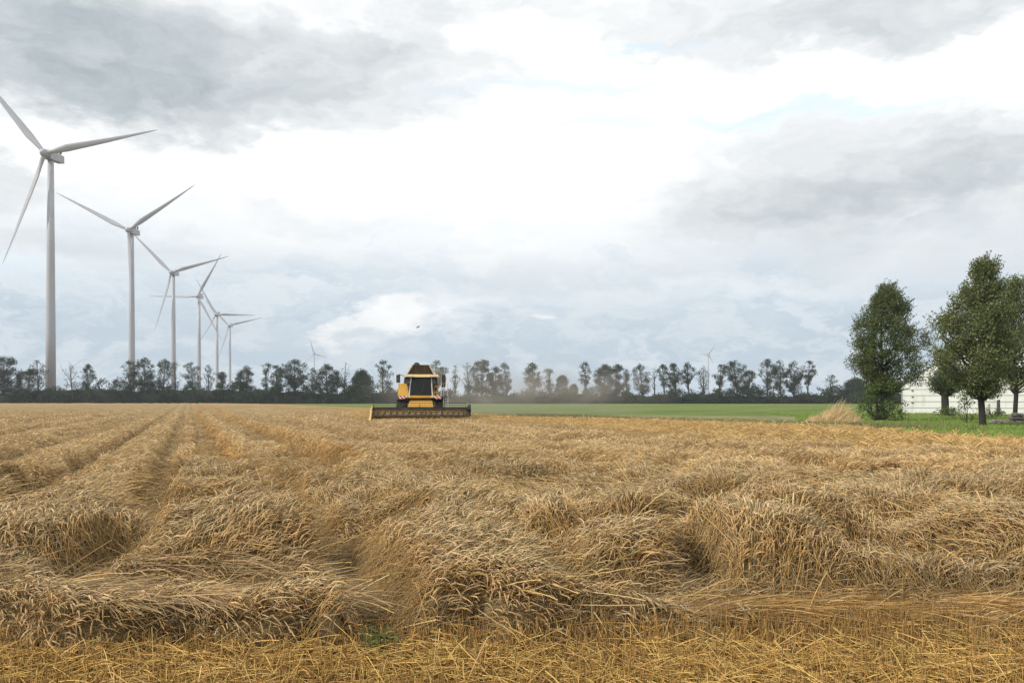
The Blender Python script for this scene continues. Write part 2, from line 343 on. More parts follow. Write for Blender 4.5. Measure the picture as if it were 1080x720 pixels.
# ------------------------------------------------------------------ the crop's lie: height of the beaten crop and its lean
def cval(X, Y): return X + 0.4 * Y
def bl(X, Y, x0, y0, rx, ry, soft=0.45):
    d = np.sqrt(((X - x0) / rx) ** 2 + ((Y - y0) / ry) ** 2); return 1 - sst(d, 1 - soft, 1 + soft)
def furrow(c, c0, w, e): return 1 - sst(np.abs(c - c0), w, w + e)
def relief(X, Y):
    """height of the top of the lodged crop"""
    wx = X + 0.55 * (fbm(X * 0.9, Y * 0.9, 3) - 0.5); wy = Y + 0.8 * (fbm(X * 0.9 + 9, Y * 0.9, 5) - 0.5)
    s = 1.0 + np.clip((Y - 13) / 40, 0, 1.6)
    n = fbm(wx * 0.75 / s, wy * 0.85 / s, 11, 2)
    r = np.abs(fbm(wx * 0.55 / s, wy * 0.9 / s, 13, 2) - 0.5) * 2           # sharp creases between swathes
    h = 0.24 + 0.42 * sst(n, 0.34, 0.62) - 0.26 * (1 - sst(r, 0.03, 0.22))
    k = 1 - sst(Y, 9.5, 12.5)
    B = lambda *a: bl(wx, wy, *a)
    def put(m, v):
        nonlocal h
        h = h * (1 - m) + v * m
    put(k * 0.85, 0.34 + 0.10 * (n - .5))
    for x0, y0, rx, ry, v in (
        (-2.35, 7.15, 0.85, 0.62, 0.70), (-0.62, 6.9, 0.62, 1.1, 0.58), (-0.55, 8.6, 0.9, 0.6, 0.66), (0.95, 6.85, 0.62, 0.55, 0.58), (2.05, 7.0, 0.52, 0.60, 0.68),
        (0.35, 8.1, 0.40, 0.35, 0.60), (2.85, 8.3, 0.75, 0.50, 0.70), (4.35, 7.4, 0.62, 0.60, 0.66), (-4.35, 7.7, 0.8, 0.8, 0.60), (1.4, 9.3, 0.9, 0.5, 0.62),
        (-3.9, 10.4, 1.0, 0.45, 0.72), (-1.15, 10.5, 0.75, 0.45, 0.70), (-6.0, 9.6, 0.9, 0.5, 0.66), (4.6, 9.8, 1.1, 0.5, 0.62), (-2.6, 8.9, 0.8, 0.4, 0.58), (3.2, 11.2, 1.0, 0.4, 0.66)):
        put(B(x0, y0, rx, ry, 0.5), v)
    for x0, y0, rx, ry, v in (
        (-2.3, 8.15, 1.2, 0.26, 0.16), (3.35, 7.05, 0.55, 0.55, 0.14), (0.3, 7.45, 0.35, 0.35, 0.18), (-3.9, 9.65, 1.1, 0.28, 0.16), (-1.1, 9.75, 0.75, 0.28, 0.14),
        (2.9, 7.65, 0.6, 0.22, 0.12), (-3.45, 7.0, 0.35, 0.8, 0.22), (1.4, 8.5, 0.8, 0.26, 0.18), (4.4, 8.5, 0.9, 0.3, 0.2), (1.55, 6.6, 0.22, 0.5, 0.20)):
        put(B(x0, y0, rx, ry, 0.4), v)
    put(bl(X, Y, -2.55, 6.0, 1.6, 0.46, 0.25), 0.15 + 0.10 * fbm(X, Y * 4, 19))
    put(bl(X, Y, 3.6, 6.0, 2.9, 0.34, 0.3), 0.13 + 0.08 * fbm(X, Y * 4, 21))
    c = cval(X, Y) + 0.22 * (fbm(X * .9, Y * .9, 7) - .5)
    h = h * (1 - 0.15 * sst(Y, 8, 10) - 0.36 * sst(Y, 11, 30))
    put(furrow(c, 1.30, 0.10 + 0.10 * sst(Y, 8, 14), 0.26) * (1 - 0.15 * sst(Y, 9, 12)) * (1 - sst(Y, 16, 18)), 0.06)
    put(furrow(c, -0.55, 0.12, 0.30) * sst(Y, 7.8, 9.5) * 0.75, 0.08)
    for c0, w, e, d, ya in ((3.05, 0.42, 0.24, 0.95, 16.5), (0.62, 0.30, 0.24, 0.9, 15), (-2.4, 0.25, 0.4, 0.85, 8.5), (-4.3, 0.4, 0.5, 0.75, 15), (6.6, 0.3, 0.4, 0.55, 24), (-7.5, 0.4, 0.5, 0.75, 18), (-10.5, .4, .5, .7, 24), (-14, .5, .5, .7, 30), (9.8, .4, .5, .5, 34), (-18, .5, .5, .7, 40)):
        put(furrow(c, c0, w, e) * sst(Y, ya, ya + 2.2) * d, 0.05)
        rdg = furrow(c, c0 + w + e + 0.35, 0.28, 0.35) * sst(Y, ya, ya + 2); h = h * (1 - rdg * d) + rdg * d * (0.44 - 0.06 * sst(Y, 25, 60) + 0.08 * (n - .5))
    h = h + 0.07 * (vn(X * 5, Y * 5, 77) - 0.5) + 0.12 * (vn(X * 2.3, Y * 2.3, 78) - 0.5) * sst(h, 0.1, 0.3)
    h = h * (1 - 0.25 * sst(Y, 34, 50))
    return np.maximum(h, 0.05) * sst(Y - front(X), 0.0, 0.22)
def lean(X, Y):
    s = 1.0 + np.clip((Y - 14) / 60, 0, 2.0)
    th = 0.55 + 6.5 * (fbm(X * 0.42 / s + 3, Y * 0.42 / s, 23, 2) - 0.5) + 1.6 * (vn(X * 1.6, Y * 1.6, 151) - 0.5) + 1.0 * (vn(X * 4, Y * 4, 171) - 0.5)
    def b(x0, y0, rx, ry, a):
        nonlocal th
        m = bl(X, Y, x0, y0, rx, ry, 0.4); th = th * (1 - m) + a * m
    b(-2.35, 7.15, 1.0, 0.8, 0.95); b(-0.62, 7.0, 0.7, 1.5, 0.5); b(0.95, 6.85, 0.75, 0.65, 0.25); b(2.05, 7.0, 0.6, 0.7, 1.1); b(4.35, 7.4, 0.7, 0.7, 2.4)
    b(-2.55, 6.0, 1.7, 0.5, -0.12); b(3.6, 6.0, 3.0, 0.36, 0.08)
    return th
def slope(X, Y):
    e = 0.12; return (relief(X + e, Y) - relief(X - e, Y)) / (2 * e), (relief(X, Y + e) - relief(X, Y - e)) / (2 * e)
def front(X):
    e = 5.56 + 0.6 * (fbm(X * 0.9, X * 0 + 2.2, 41, 3) - 0.5)
    e = np.where((X > -4.0) & (X < -1.25), 5.05 + 0.3 * np.abs((X + 2.6) / 1.4) ** 3 + 0.12 * np.sin(X * 5), e)
    e = np.where((X >= -1.25) & (X < -0.2), 5.02 + 0.5 * (X + 1.25), e)
    e = np.where(X > 1.6, 5.62 + 0.08 * np.sin(X * 3) + 0.2 * (fbm(X * 1.1, X * 0 + 5, 43) - .5), e)
    return e
def in_crop(X, Y): return (Y > front(X)) & (X < np.interp(Y, IY, IX) + 0.5 * (vn(X * .8, Y * .8, 9) - .5))
canopy_h = relief
def bank(X, Y):
    c = cval(X, Y) + 0.25 * (fbm(X * 1.2, Y * 1.2, 7) - .5)
    k = (sst(c, 3.0, 3.3) - sst(c, 3.8, 4.2)) * sst(Y, 17, 18.5) + (sst(c, 0.6, 0.85) - sst(c, 1.1, 1.5)) * sst(Y, 15.5, 18)
    return np.clip(k, 0, 1)

# closed surface of packed straw low inside the crop, rising under the canopy with distance
def canopy_sheet(name, inside, hfun, mat, y0, y1, ny, xs_fun, nx):
    t = np.linspace(0, 1, ny); Ys = y0 * (y1 / y0) ** t
    V = []; ok = []
    for Y in Ys:
        xa, xb = xs_fun(Y); X = np.linspace(xa, xb, nx); YY = np.full(nx, Y) + (Ys[1] - Ys[0]) * 0.2 * (rng.random(nx) - 0.5)
        V.append(np.stack([X, YY, hfun(X, YY)], 1))
    V = np.concatenate(V); bk = bank(V[:, 0], V[:, 1])[:, None]
    st_ = fbm(V[:, 0] * 0.25, V[:, 1] * 0.12, 191)[:, None]
    tint = (0.86 + 0.28 * st_) * (1 - bk) + bk * np.array([[1.0, 0.90, 0.72]])
    i, j = np.meshgrid(np.arange(ny - 1), np.arange(nx - 1), indexing='ij')
    a = (i * nx + j).ravel(); Q = np.stack([a, a + 1, a + nx + 1, a + nx], 1)
    return fast_mesh(name, V, Q, mat, smooth=False, col=tint)
def hcan(X, Y):
    h = relief(X, Y); rough = (0.05 + 0.09 * sst(Y, 20, 60)) * (fbm(X * 3.0, Y * 2.5, 55, 3) - 0.5)
    far = sst(Y, 60, 120); z = (h - 0.10 * (1 - 0.5 * sst(Y, 15, 60)) + rough) * (1 - far) + far * (0.24 + 0.3 * (fbm(X * 0.35, Y * 0.07, 91, 3) - 0.5) + 0.6 * (h - 0.2))
    ed = np.interp(Y, IY, IX) + 0.5 * (vn(X * .8, Y * .8, 9) - .5) - X
    return np.where((Y > front(X)) & (ed > 0), np.maximum(z * sst(ed, 0, 0.5), 0.015), 0.0)
o = canopy_sheet('wheat_canopy', None, hcan, M['canopy'], 5.0, 305.0, 1000, lambda Y: (-0.76 * Y - 3.0, min(np.interp(Y, IY, IX) + 0.6, 0.80 * Y + 3)), 560)
tag(o, 'tan ripe crop massed across the whole field up to the tree line', 'crop', kind='stuff')
def hcut(X, Y):
    e0 = np.interp(Y, IY, IX); e1 = np.interp(Y, OY, OX)
    r = 0.10 + 0.22 * (fbm(X * 1.4, Y * 1.4, 61, 3)) + 0.10 * np.exp(-((X - (e0 + e1) / 2) / 1.2) ** 2)
    return np.where((X > e0 - 1.8) & (X < e1), r * sst(X - e0, -1.8, -0.6) * sst(e1 - X, 0, 0.4), 0.0)
o = canopy_sheet('cut_straw', None, hcut, M['cutstrip'], 9.0, 298.0, 420, lambda Y: (np.interp(Y, IY, IX) - 1.8, np.interp(Y, OY, OX) + 0.2), 60)
tag(o, 'low orange cut straw left on the harvested headland strip', 'straw', kind='stuff')

# ------------------------------------------------------------------ strands (stalks, stubble, straw, grass)
def strands(name, base, th, phi, seg, wid, col, mat, tri=False, wander=0.0, vert_bias=0.5, anchor=None):
    """base (n,3); th (n,) azimuth; phi (n,K) angle from vertical; seg (n,K) lengths; wid (n,K+1); col (n,K+1,3)"""
    n, K = phi.shape
    P = np.zeros((n, K + 1, 3)); P[:, 0] = base; T = np.zeros((n, K, 3))
    a = th.copy()
    for k in range(K):
        a = a + wander * (rng.random(n) - 0.5)
        T[:, k, 0] = np.sin(phi[:, k]) * np.cos(a); T[:, k, 1] = np.sin(phi[:, k]) * np.sin(a); T[:, k, 2] = np.cos(phi[:, k])
        P[:, k + 1] = P[:, k] + T[:, k] * seg[:, k:k + 1]
    if anchor is not None: P += (base - P[:, anchor])[:, None, :]
    P[:, :, 2] = np.maximum(P[:, :, 2], -0.05 if anchor is not None else 0.0)
    Tr = np.concatenate([T[:, :1], (T[:, 1:] + T[:, :-1]) / 2, T[:, -1:]], 1)
    Tr /= np.linalg.norm(Tr, axis=2, keepdims=True) + 1e-9
    rnd = rng.normal(size=(n, 1, 3)); rnd[:, :, 2] *= vert_bias
    u = np.cross(Tr, np.broadcast_to(rnd, Tr.shape)); u /= np.linalg.norm(u, axis=2, keepdims=True) + 1e-9
    if tri:
        v = np.cross(Tr, u); R3 = []
        for kk in range(3):
            ang = kk * 2 * math.pi / 3
            R3.append(P + (u * math.cos(ang) + v * math.sin(ang)) * (wid[:, :, None] * 0.5))
        V = np.stack(R3, 2); m = 3
    else:
        V = np.stack([P - u * wid[:, :, None] * 0.5, P + u * wid[:, :, None] * 0.5], 2); m = 2
    idx = (np.arange(n)[:, None, None] * (K + 1) + np.arange(K)[None, :, None]) * m
    if tri:
        kk = np.arange(3)[None, None, :]; k2 = (kk + 1) % 3
        Q = np.stack([idx + kk, idx + k2, idx + m + k2, idx + m + kk], -1).reshape(-1, 4)
    else:
        Q = np.stack([idx, idx + 1, idx + m + 1, idx + m], -1).reshape(-1, 4)
    colv = np.repeat(col[:, :, None, :], m, 2).reshape(-1, 3)
    return fast_mesh(name, V.reshape(-1, 3), Q, mat, col=colv, smooth=tri)
def scatter(y0, y1, dens, half=0.70, pad=0.6):
    if y1 < 15: pad = max(pad, 1.9)
    A = half * (y1 * y1 - y0 * y0) + 2 * pad * (y1 - y0); n = int(A * dens)
    Y = np.sqrt(rng.random(n) * (y1 * y1 - y0 * y0) + y0 * y0)
    X = (rng.random(n) * 2 - 1) * (half * Y + pad)
    return X, Y
def jit(n, c, a): return np.asarray(c)[None, :] * (1 + a * (rng.random((n, 1)) - 0.5) * 2) * (1 + 0.12 * (rng.random((n, 3)) - 0.5))
def wheat(name, y0, y1, dens, w, ew, tri, label, L0, K7=True):
    X, Y = scatter(y0, y1, dens)
    k = in_crop(X, Y)
    X, Y = X[k], Y[k]; n = len(X)
    H = relief(X, Y); gx_, gy_ = slope(X, Y); sl_ = np.hypot(gx_, gy_)
    th = lean(X, Y); cl = vn(X * 8, Y * 8, 71) - 0.5
    th = th + 0.50 * rng.normal(size=n) + 1.5 * cl
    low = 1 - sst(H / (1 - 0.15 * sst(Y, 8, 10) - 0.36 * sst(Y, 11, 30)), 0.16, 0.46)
    steep = sst(sl_, 0.35, 1.1)
    # degrees from upright: hollows lie flat, mound tops bow, broken faces show their stems
    tilt = 40 + 42 * low + 12 * (vn(X * 1.3, Y * 1.3, 75) - 0.5) * 2 - 16 * steep * (1 - 0.6 * low) + 15 * rng.normal(size=n) + 26 * (vn(X * 6, Y * 6, 73) - 0.5)
    tilt = np.clip(tilt, 2, 94)
    L = L0 * (1 + 0.16 * rng.normal(size=n)) * (0.75 + 0.25 * (1 - low))
    if K7:
        fr = np.array([0.21, 0.19, 0.17, 0.14, 0.09, 0.10, 0.10]); off = np.array([-5, -4, -2, 0, 6, 26, 42.]); dr = np.array([0, 0, 0, 3, 14, 34, 46.])
        sk = np.array([1, 1, 1, 0.9, 0.8, 0.2, 0, 0]); ek = np.array([0, 0, 0, 0, 0.1, 1.0, 1.05, 0.25]); ne = 3; an = 4
    else:
        fr = np.array([0.38, 0.27, 0.19, 0.16]); off = np.array([-8, 2, 22, 40.]); dr = np.array([0, 6, 26, 40.])
        sk = np.array([1, 1, 0.7, 0, 0.0]); ek = np.array([0, 0, .5, 1.0, .25]); ne = 2; an = 2
    K = len(fr); seg = L[:, None] * fr[None]
    droop = np.abs(rng.normal(size=n))[:, None] * dr[None]
    phi = np.radians(np.clip(tilt[:, None] + off[None] + droop + 6 * rng.normal(size=(n, K)), 0, 168))
    kink = (rng.random(n) < 0.12)[:, None] * (np.arange(K)[None] >= rng.integers(1, K, n)[:, None])   # snapped straws
    phi = np.where(kink, np.radians(75 + 35 * rng.random((n, 1))) + 0.1 * rng.normal(size=(n, K)), phi)
    up = 0.10 * rng.random(n) ** 1.5 * (1 - low) - 0.07 * rng.random(n)
    P = np.stack([X, Y, np.maximum(H + up * min(1, L0 / 0.4), 0.02 + 0.03 * rng.random(n))], 1)
    wid = (sk[None] * w + ek[None] * ew) * (0.75 + 0.5 * rng.random((n, 1)))
    sc = jit(n, (0.55, 0.350, 0.125), 0.48); ec = jit(n, (0.57, 0.430, 0.235), 0.42)
    grey = (rng.random(n) < 0.20)[:, None]
    sc = np.where(grey, jit(n, (0.46, 0.35, 0.20), 0.25), sc)
    patch = fbm(X * 0.5, Y * 0.5, 101)[:, None]
    sc = sc * (0.80 + 0.40 * patch); ec = ec * (0.84 + 0.32 * patch)
    bk = np.clip(0.8 * bank(X, Y) + 0.5 * steep * (1 - 0.7 * sst(Y, 10, 18)), 0, 1)[:, None]; ec = ec * (1 - bk) + bk * sc * np.array([[1.0, .9, .75]])
    fa = sst(Y, 12, 30)[:, None] * 0.5; sc = sc * (1 - fa) + fa * jit(n, (0.50, 0.36, 0.185), 0.35)
    hollow_mix = low[:, None] * 0.40                              # stems in the low hollows mixed toward a duller, greyer straw
    sc = sc * (1 - hollow_mix) + hollow_mix * np.array([[0.40, 0.30, 0.175]])
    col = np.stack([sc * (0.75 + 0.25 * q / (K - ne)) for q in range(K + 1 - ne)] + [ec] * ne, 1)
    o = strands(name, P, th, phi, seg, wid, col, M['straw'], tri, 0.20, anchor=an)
    return tag(o, label, 'crop', kind='stuff')
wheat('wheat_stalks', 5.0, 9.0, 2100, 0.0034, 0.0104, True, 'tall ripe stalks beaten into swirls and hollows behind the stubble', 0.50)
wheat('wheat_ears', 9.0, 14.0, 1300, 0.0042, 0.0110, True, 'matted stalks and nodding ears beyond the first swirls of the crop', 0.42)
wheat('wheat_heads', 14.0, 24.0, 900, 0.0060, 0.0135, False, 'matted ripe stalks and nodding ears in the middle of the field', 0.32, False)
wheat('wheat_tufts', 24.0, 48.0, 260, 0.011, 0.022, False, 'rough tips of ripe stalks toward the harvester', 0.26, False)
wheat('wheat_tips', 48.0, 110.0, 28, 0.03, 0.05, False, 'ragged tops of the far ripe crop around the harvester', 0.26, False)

# dry leaves and awns hanging among the near stalks
X, Y = scatter(5.2, 11.0, 520); k = in_crop(X, Y); X, Y = X[k], Y[k]; n = len(X)
Lg = 0.5; th = lean(X, Y); hh = canopy_h(X, Y)
base = np.stack([X, Y, hh * (0.6 + 0.42 * rng.random(n))], 1)
th2 = th + 0.7 * rng.normal(size=n)
phi = np.radians(np.clip(62 + 25 * np.arange(4)[None] * rng.random((n, 1)) + 12 * rng.normal(size=(n, 4)), 5, 170))
lc = jit(n, (0.50, 0.38, 0.22), 0.3)
o = strands('dry_leaves', base, th2, phi, np.full((n, 4), 0.05) * (0.6 + 0.8 * rng.random((n, 1))), np.array([[.004, .006, .0055, .004, .001]]) * (0.7 + .6 * rng.random((n, 1))), np.repeat(lc[:, None], 5, 1), M['straw'], False, 0.5)
tag(o, 'papery dry leaves hanging among the near stalks', 'crop', kind='stuff')

# stubble, rows of cut stems along the front
X, Y = scatter(3.6, 7.2, 900, 0.75, 0.8)
row = (Y + 0.12 * X); row_c = np.round(row / 0.125) * 0.125; Y = Y + (row_c - row) * 0.75
k = (Y < front(X) + 0.45) & (rng.random(len(X)) < 0.6 + 0.4 * vn(X * 3, Y * 3, 5)); X, Y = X[k], Y[k]; n = len(X)
H = 0.12 + 0.13 * rng.random(n)
phi = np.radians(np.clip(np.abs(14 * rng.normal(size=(n, 1))) + 3 * rng.normal(size=(n, 3)), 0, 80))
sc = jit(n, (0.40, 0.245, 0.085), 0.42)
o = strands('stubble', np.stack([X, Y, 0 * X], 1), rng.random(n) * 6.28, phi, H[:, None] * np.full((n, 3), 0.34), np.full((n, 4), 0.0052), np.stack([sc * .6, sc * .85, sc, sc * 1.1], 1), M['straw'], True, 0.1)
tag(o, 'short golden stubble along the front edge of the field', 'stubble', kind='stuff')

# loose bright straw lying on the stubble
def litter(name, X, Y, z, Ls, w, c, label, tri=True, tilt=14, th=None, var=0.3):
    n = len(X); th = rng.random(n) * 6.28 if th is None else th
    phi = np.radians(np.clip(90 - tilt * np.abs(rng.normal(size=(n, 1))) + np.array([0, 7, 14, 22])[None] * rng.random((n, 1)), 5, 120))
    cc = jit(n, c, var)
    o = strands(name, np.stack([X, Y, z], 1), th, phi, Ls[:, None] * np.full((n, 4), .25), np.full((n, 5), w) * (0.7 + 0.6 * rng.random((n, 1))), np.repeat(cc[:, None], 5, 1), M['straw'], tri, 0.22)
    return tag(o, label, 'straw', kind='stuff')
X, Y = scatter(3.6, 5.9, 1500, 0.75, 0.8)
fr_ = front(X); p = np.clip(1.1 - sst(Y, 4.85, 5.35) * 1.04, 0.04, 1) * (0.55 + 0.45 * sst(fbm(X * 1.8, Y * 1.8, 15), 0.35, 0.6)); k = (rng.random(len(X)) < p) & (Y < fr_ + 0.1)
X, Y = X[k], Y[k]; n = len(X)
litter('loose_straw', X, Y, 0.02 + 0.15 * rng.random(n), 0.08 + 0.22 * rng.random(n), 0.0052, (0.68, 0.46, 0.145), 'bright yellow loose straw scattered over the stubble in front')
X, Y = scatter(3.9, 6.3, 9, 0.75, 0.8); k = Y < front(X); X, Y = X[k], Y[k]; n = len(X)
litter('long_straw', X, Y, 0.05 + 0.08 * rng.random(n), 0.15 + 0.22 * rng.random(n), 0.005, (0.74, 0.58, 0.27), 'long pale straws sticking up from the stubble', tilt=48)
# long straight broken straws thrown over the crop
X, Y = scatter(5.4, 13, 70); k = in_crop(X, Y); X, Y = X[k], Y[k]; n = len(X)
litter('broken_straw', X, Y, relief(X, Y) - 0.03 + 0.05 * rng.random(n), 0.25 + 0.4 * rng.random(n), 0.0045, (0.62, 0.43, 0.18), 'long straight broken straws thrown across the beaten crop', tri=False, tilt=16, th=lean(X, Y) + 0.5 * rng.normal(size=n))
# flat mats reaching out over the stubble
X, Y = scatter(5.0, 6.9, 1500, 0.75, 0.5); k = ((np.abs((X + 2.6) / 1.5) ** 2 + np.abs((Y - 5.95) / 0.62) ** 2) < 1) ; X, Y = X[k], Y[k]; n = len(X)
litter('flattened_wheat', X, Y, np.maximum(relief(X, Y), 0.03) + 0.05 * rng.random(n) - 0.02, 0.3 + 0.35 * rng.random(n), 0.0036, (0.44, 0.315, 0.165), 'greyish flattened mat of straw lying over the stubble at left', tri=False, tilt=5, th=-0.12 + 1.6 * (fbm(X * 1.8, Y * 2.4, 33) - 0.5) + 1.0 * (vn(X * 7, Y * 9, 34) - 0.5) + 0.25 * rng.normal(size=n), var=0.45)
X, Y = scatter(5.3, 6.4, 1300, 0.8, 0.5); k = (X > 1.3) & (Y > 5.62 + 0.06 * np.sin(X * 4)) & (Y < 6.2); X, Y = X[k], Y[k]; n = len(X)
litter('brown_straw', X, Y, np.maximum(relief(X, Y), 0.03) + 0.05 * rng.random(n) - 0.02, 0.3 + 0.3 * rng.random(n), 0.0036, (0.42, 0.26, 0.095), 'brown straw combed flat along the stubble at right', tri=False, tilt=6, th=0.05 + 1.1 * (fbm(X * 1.8, Y * 2.4, 35) - 0.5) + 0.9 * (vn(X * 7, Y * 9, 36) - 0.5) + 0.25 * rng.normal(size=n), var=0.45)
# cut straw on the headland strip
def headland():
    A = []
    for y0, y1, d in ((10, 30, 60), (30, 60, 26), (60, 110, 8)):
        Y = y0 + (y1 - y0) * rng.random(int((y1 - y0) * 11 * d)); e0 = np.interp(Y, IY, IX) - 0.5; e1 = np.interp(Y, OY, OX)
        X = e0 + (e1 - e0) * rng.random(len(Y)); k = rng.random(len(Y)) < (e1 - e0) / 14; A.append((X[k], Y[k]))
    return np.concatenate([a[0] for a in A]), np.concatenate([a[1] for a in A])
X, Y = headland(); n = len(X)
litter('headland_straw', X, Y, hcut(X, Y) * 0.9 + 0.06 * rng.random(n), 0.25 + 0.25 * rng.random(n), 0.02, (0.55, 0.375, 0.15), 'orange straw strewn along the harvested headland strip', tri=False, tilt=22)

# verge grass
def grass(name, X, Y, H, w, cols, label, lean=0.5, th=0.2, z=0.0, cat='grass'):
    n = len(X); phi = np.clip(np.abs(rng.normal(size=(n, 1))) * lean * 0.6 + np.array([0, .35, .8])[None] * lean + 0.1 * rng.normal(size=(n, 3)), 0, 2)
    ci = rng.integers(0, len(cols), n); cc = np.asarray(cols)[ci] * (0.75 + 0.5 * rng.random((n, 1)))
    o = strands(name, np.stack([X, Y, np.full(n, z)], 1), th + 0.8 * rng.normal(size=n), phi, H[:, None] * np.full((n, 3), .34), np.array([[1, .9, .6, .15]]) * w * (0.7 + .6 * rng.random((n, 1))), np.stack([cc * .7, cc, cc, cc], 1), M['grass'], False, 0.3)
    return tag(o, label, cat, kind='stuff')
n = 90000; Y = 14 + 86 * rng.random(n) ** 1.1; X = np.interp(Y, [0, 29, 45, 62, 80, 112], [19.0, 18.6, 19.0, 22, 28, 34]) + 36 * rng.random(n) ** 1.2
k = (np.abs(X) < 0.74 * Y + 2); X, Y = X[k], Y[k]; n = len(X); cl = fbm(X * 0.5, Y * 0.5, 201)
grass('verge_grass', X, Y, 0.06 + 0.26 * sst(cl, 0.4, 0.75) * (0.4 + 0.6 * rng.random(n)), 0.03, [(0.15, 0.25, 0.035), (0.20, 0.32, 0.05), (0.26, 0.35, 0.07), (0.30, 0.28, 0.12)], 'lush green grass under the roadside trees')
n = 22000; t = rng.random(n); Y = 45 + 38 * t; X = np.interp(Y, OY, OX) + 0.2 + 8 * rng.random(n)
grass('margin_grass', X, Y, 0.12 + 0.25 * rng.random(n), 0.03, [(0.22, 0.2, 0.09), (0.28, 0.23, 0.12), (0.1, 0.15, 0.04)], 'thin dry grass along the margin of the green field')
# tall dry grass clump
n = 4200; a = rng.random(n) * 6.28; r = np.sqrt(rng.random(n)); X = 22.7 + 1.85 * r * np.cos(a); Y = 57 + 1.5 * r * np.sin(a)
Hh = (0.35 + 1.55 * (1 - r ** 2) * vn(X * 1.6, Y * 1.6, 3) ** 0.8 + 0.3 * (1 - r)) * (0.35 + 0.75 * rng.random(n))
grass('dry_grass', X, Y, Hh, 0.028, [(0.72, 0.56, 0.31), (0.78, 0.64, 0.40), (0.48, 0.31, 0.13)], 'tall bleached dry grass bending in the wind beside the leftmost verge tree', lean=0.85, th=0.0)

# ------------------------------------------------------------------ trees
def leaves(centers, rads, per, size, cols, seed, up=0.0, flat=1.0, aspect=0.55, drift=(0, 0, 0)):
    g = np.random.default_rng(seed); nC = len(centers)
    cnt = np.maximum(1, (per * rads ** 2).astype(int)); ci = np.repeat(np.arange(nC), cnt); n = len(ci)
    d = g.normal(size=(n, 3)); d /= np.linalg.norm(d, axis=1, keepdims=True); rr = g.random(n) ** 0.45
    P = centers[ci] + d * (rads[ci] * rr)[:, None] * np.array([1, 1, flat])
    A = g.normal(size=(n, 3)) + np.array(drift); A[:, 2] += up; A /= np.linalg.norm(A, axis=1, keepdims=True)
    B = np.cross(A, g.normal(size=(n, 3))); B /= np.linalg.norm(B, axis=1, keepdims=True) + 1e-9
    s = size * (0.6 + 0.8 * g.random(n))[:, None]
    V = np.stack([P - A * s * .5, P + B * s * aspect * .5, P + A * s * .5, P - B * s * aspect * .5], 1).reshape(-1, 3)
    Q = np.arange(n * 4).reshape(n, 4)
    cc = np.asarray(cols)[g.integers(0, len(cols), n)] * (0.7 + 0.6 * g.random((n, 1)))
    cc = cc * (0.85 + 0.3 * g.random(nC))[ci][:, None]
    return V, Q, np.repeat(cc, 4, 0)
def limbs(bm, pts0, pts1, r0, r1, g, bend=0.12, seg=5):
    a = Vector(pts0); b = Vector(pts1); d = (b - a).length
    mids = [a.lerp(b, t) + Vector(g.normal(size=3)) * bend * d * 0.3 + Vector((0, 0, bend * d * math.sin(t * 3.14) * -0.5)) for t in (0.35, 0.7)]
    tube(bm, [a, *mids, b], [r0, r0 * .75 + r1 * .25, r0 * .4 + r1 * .6, r1], seg)

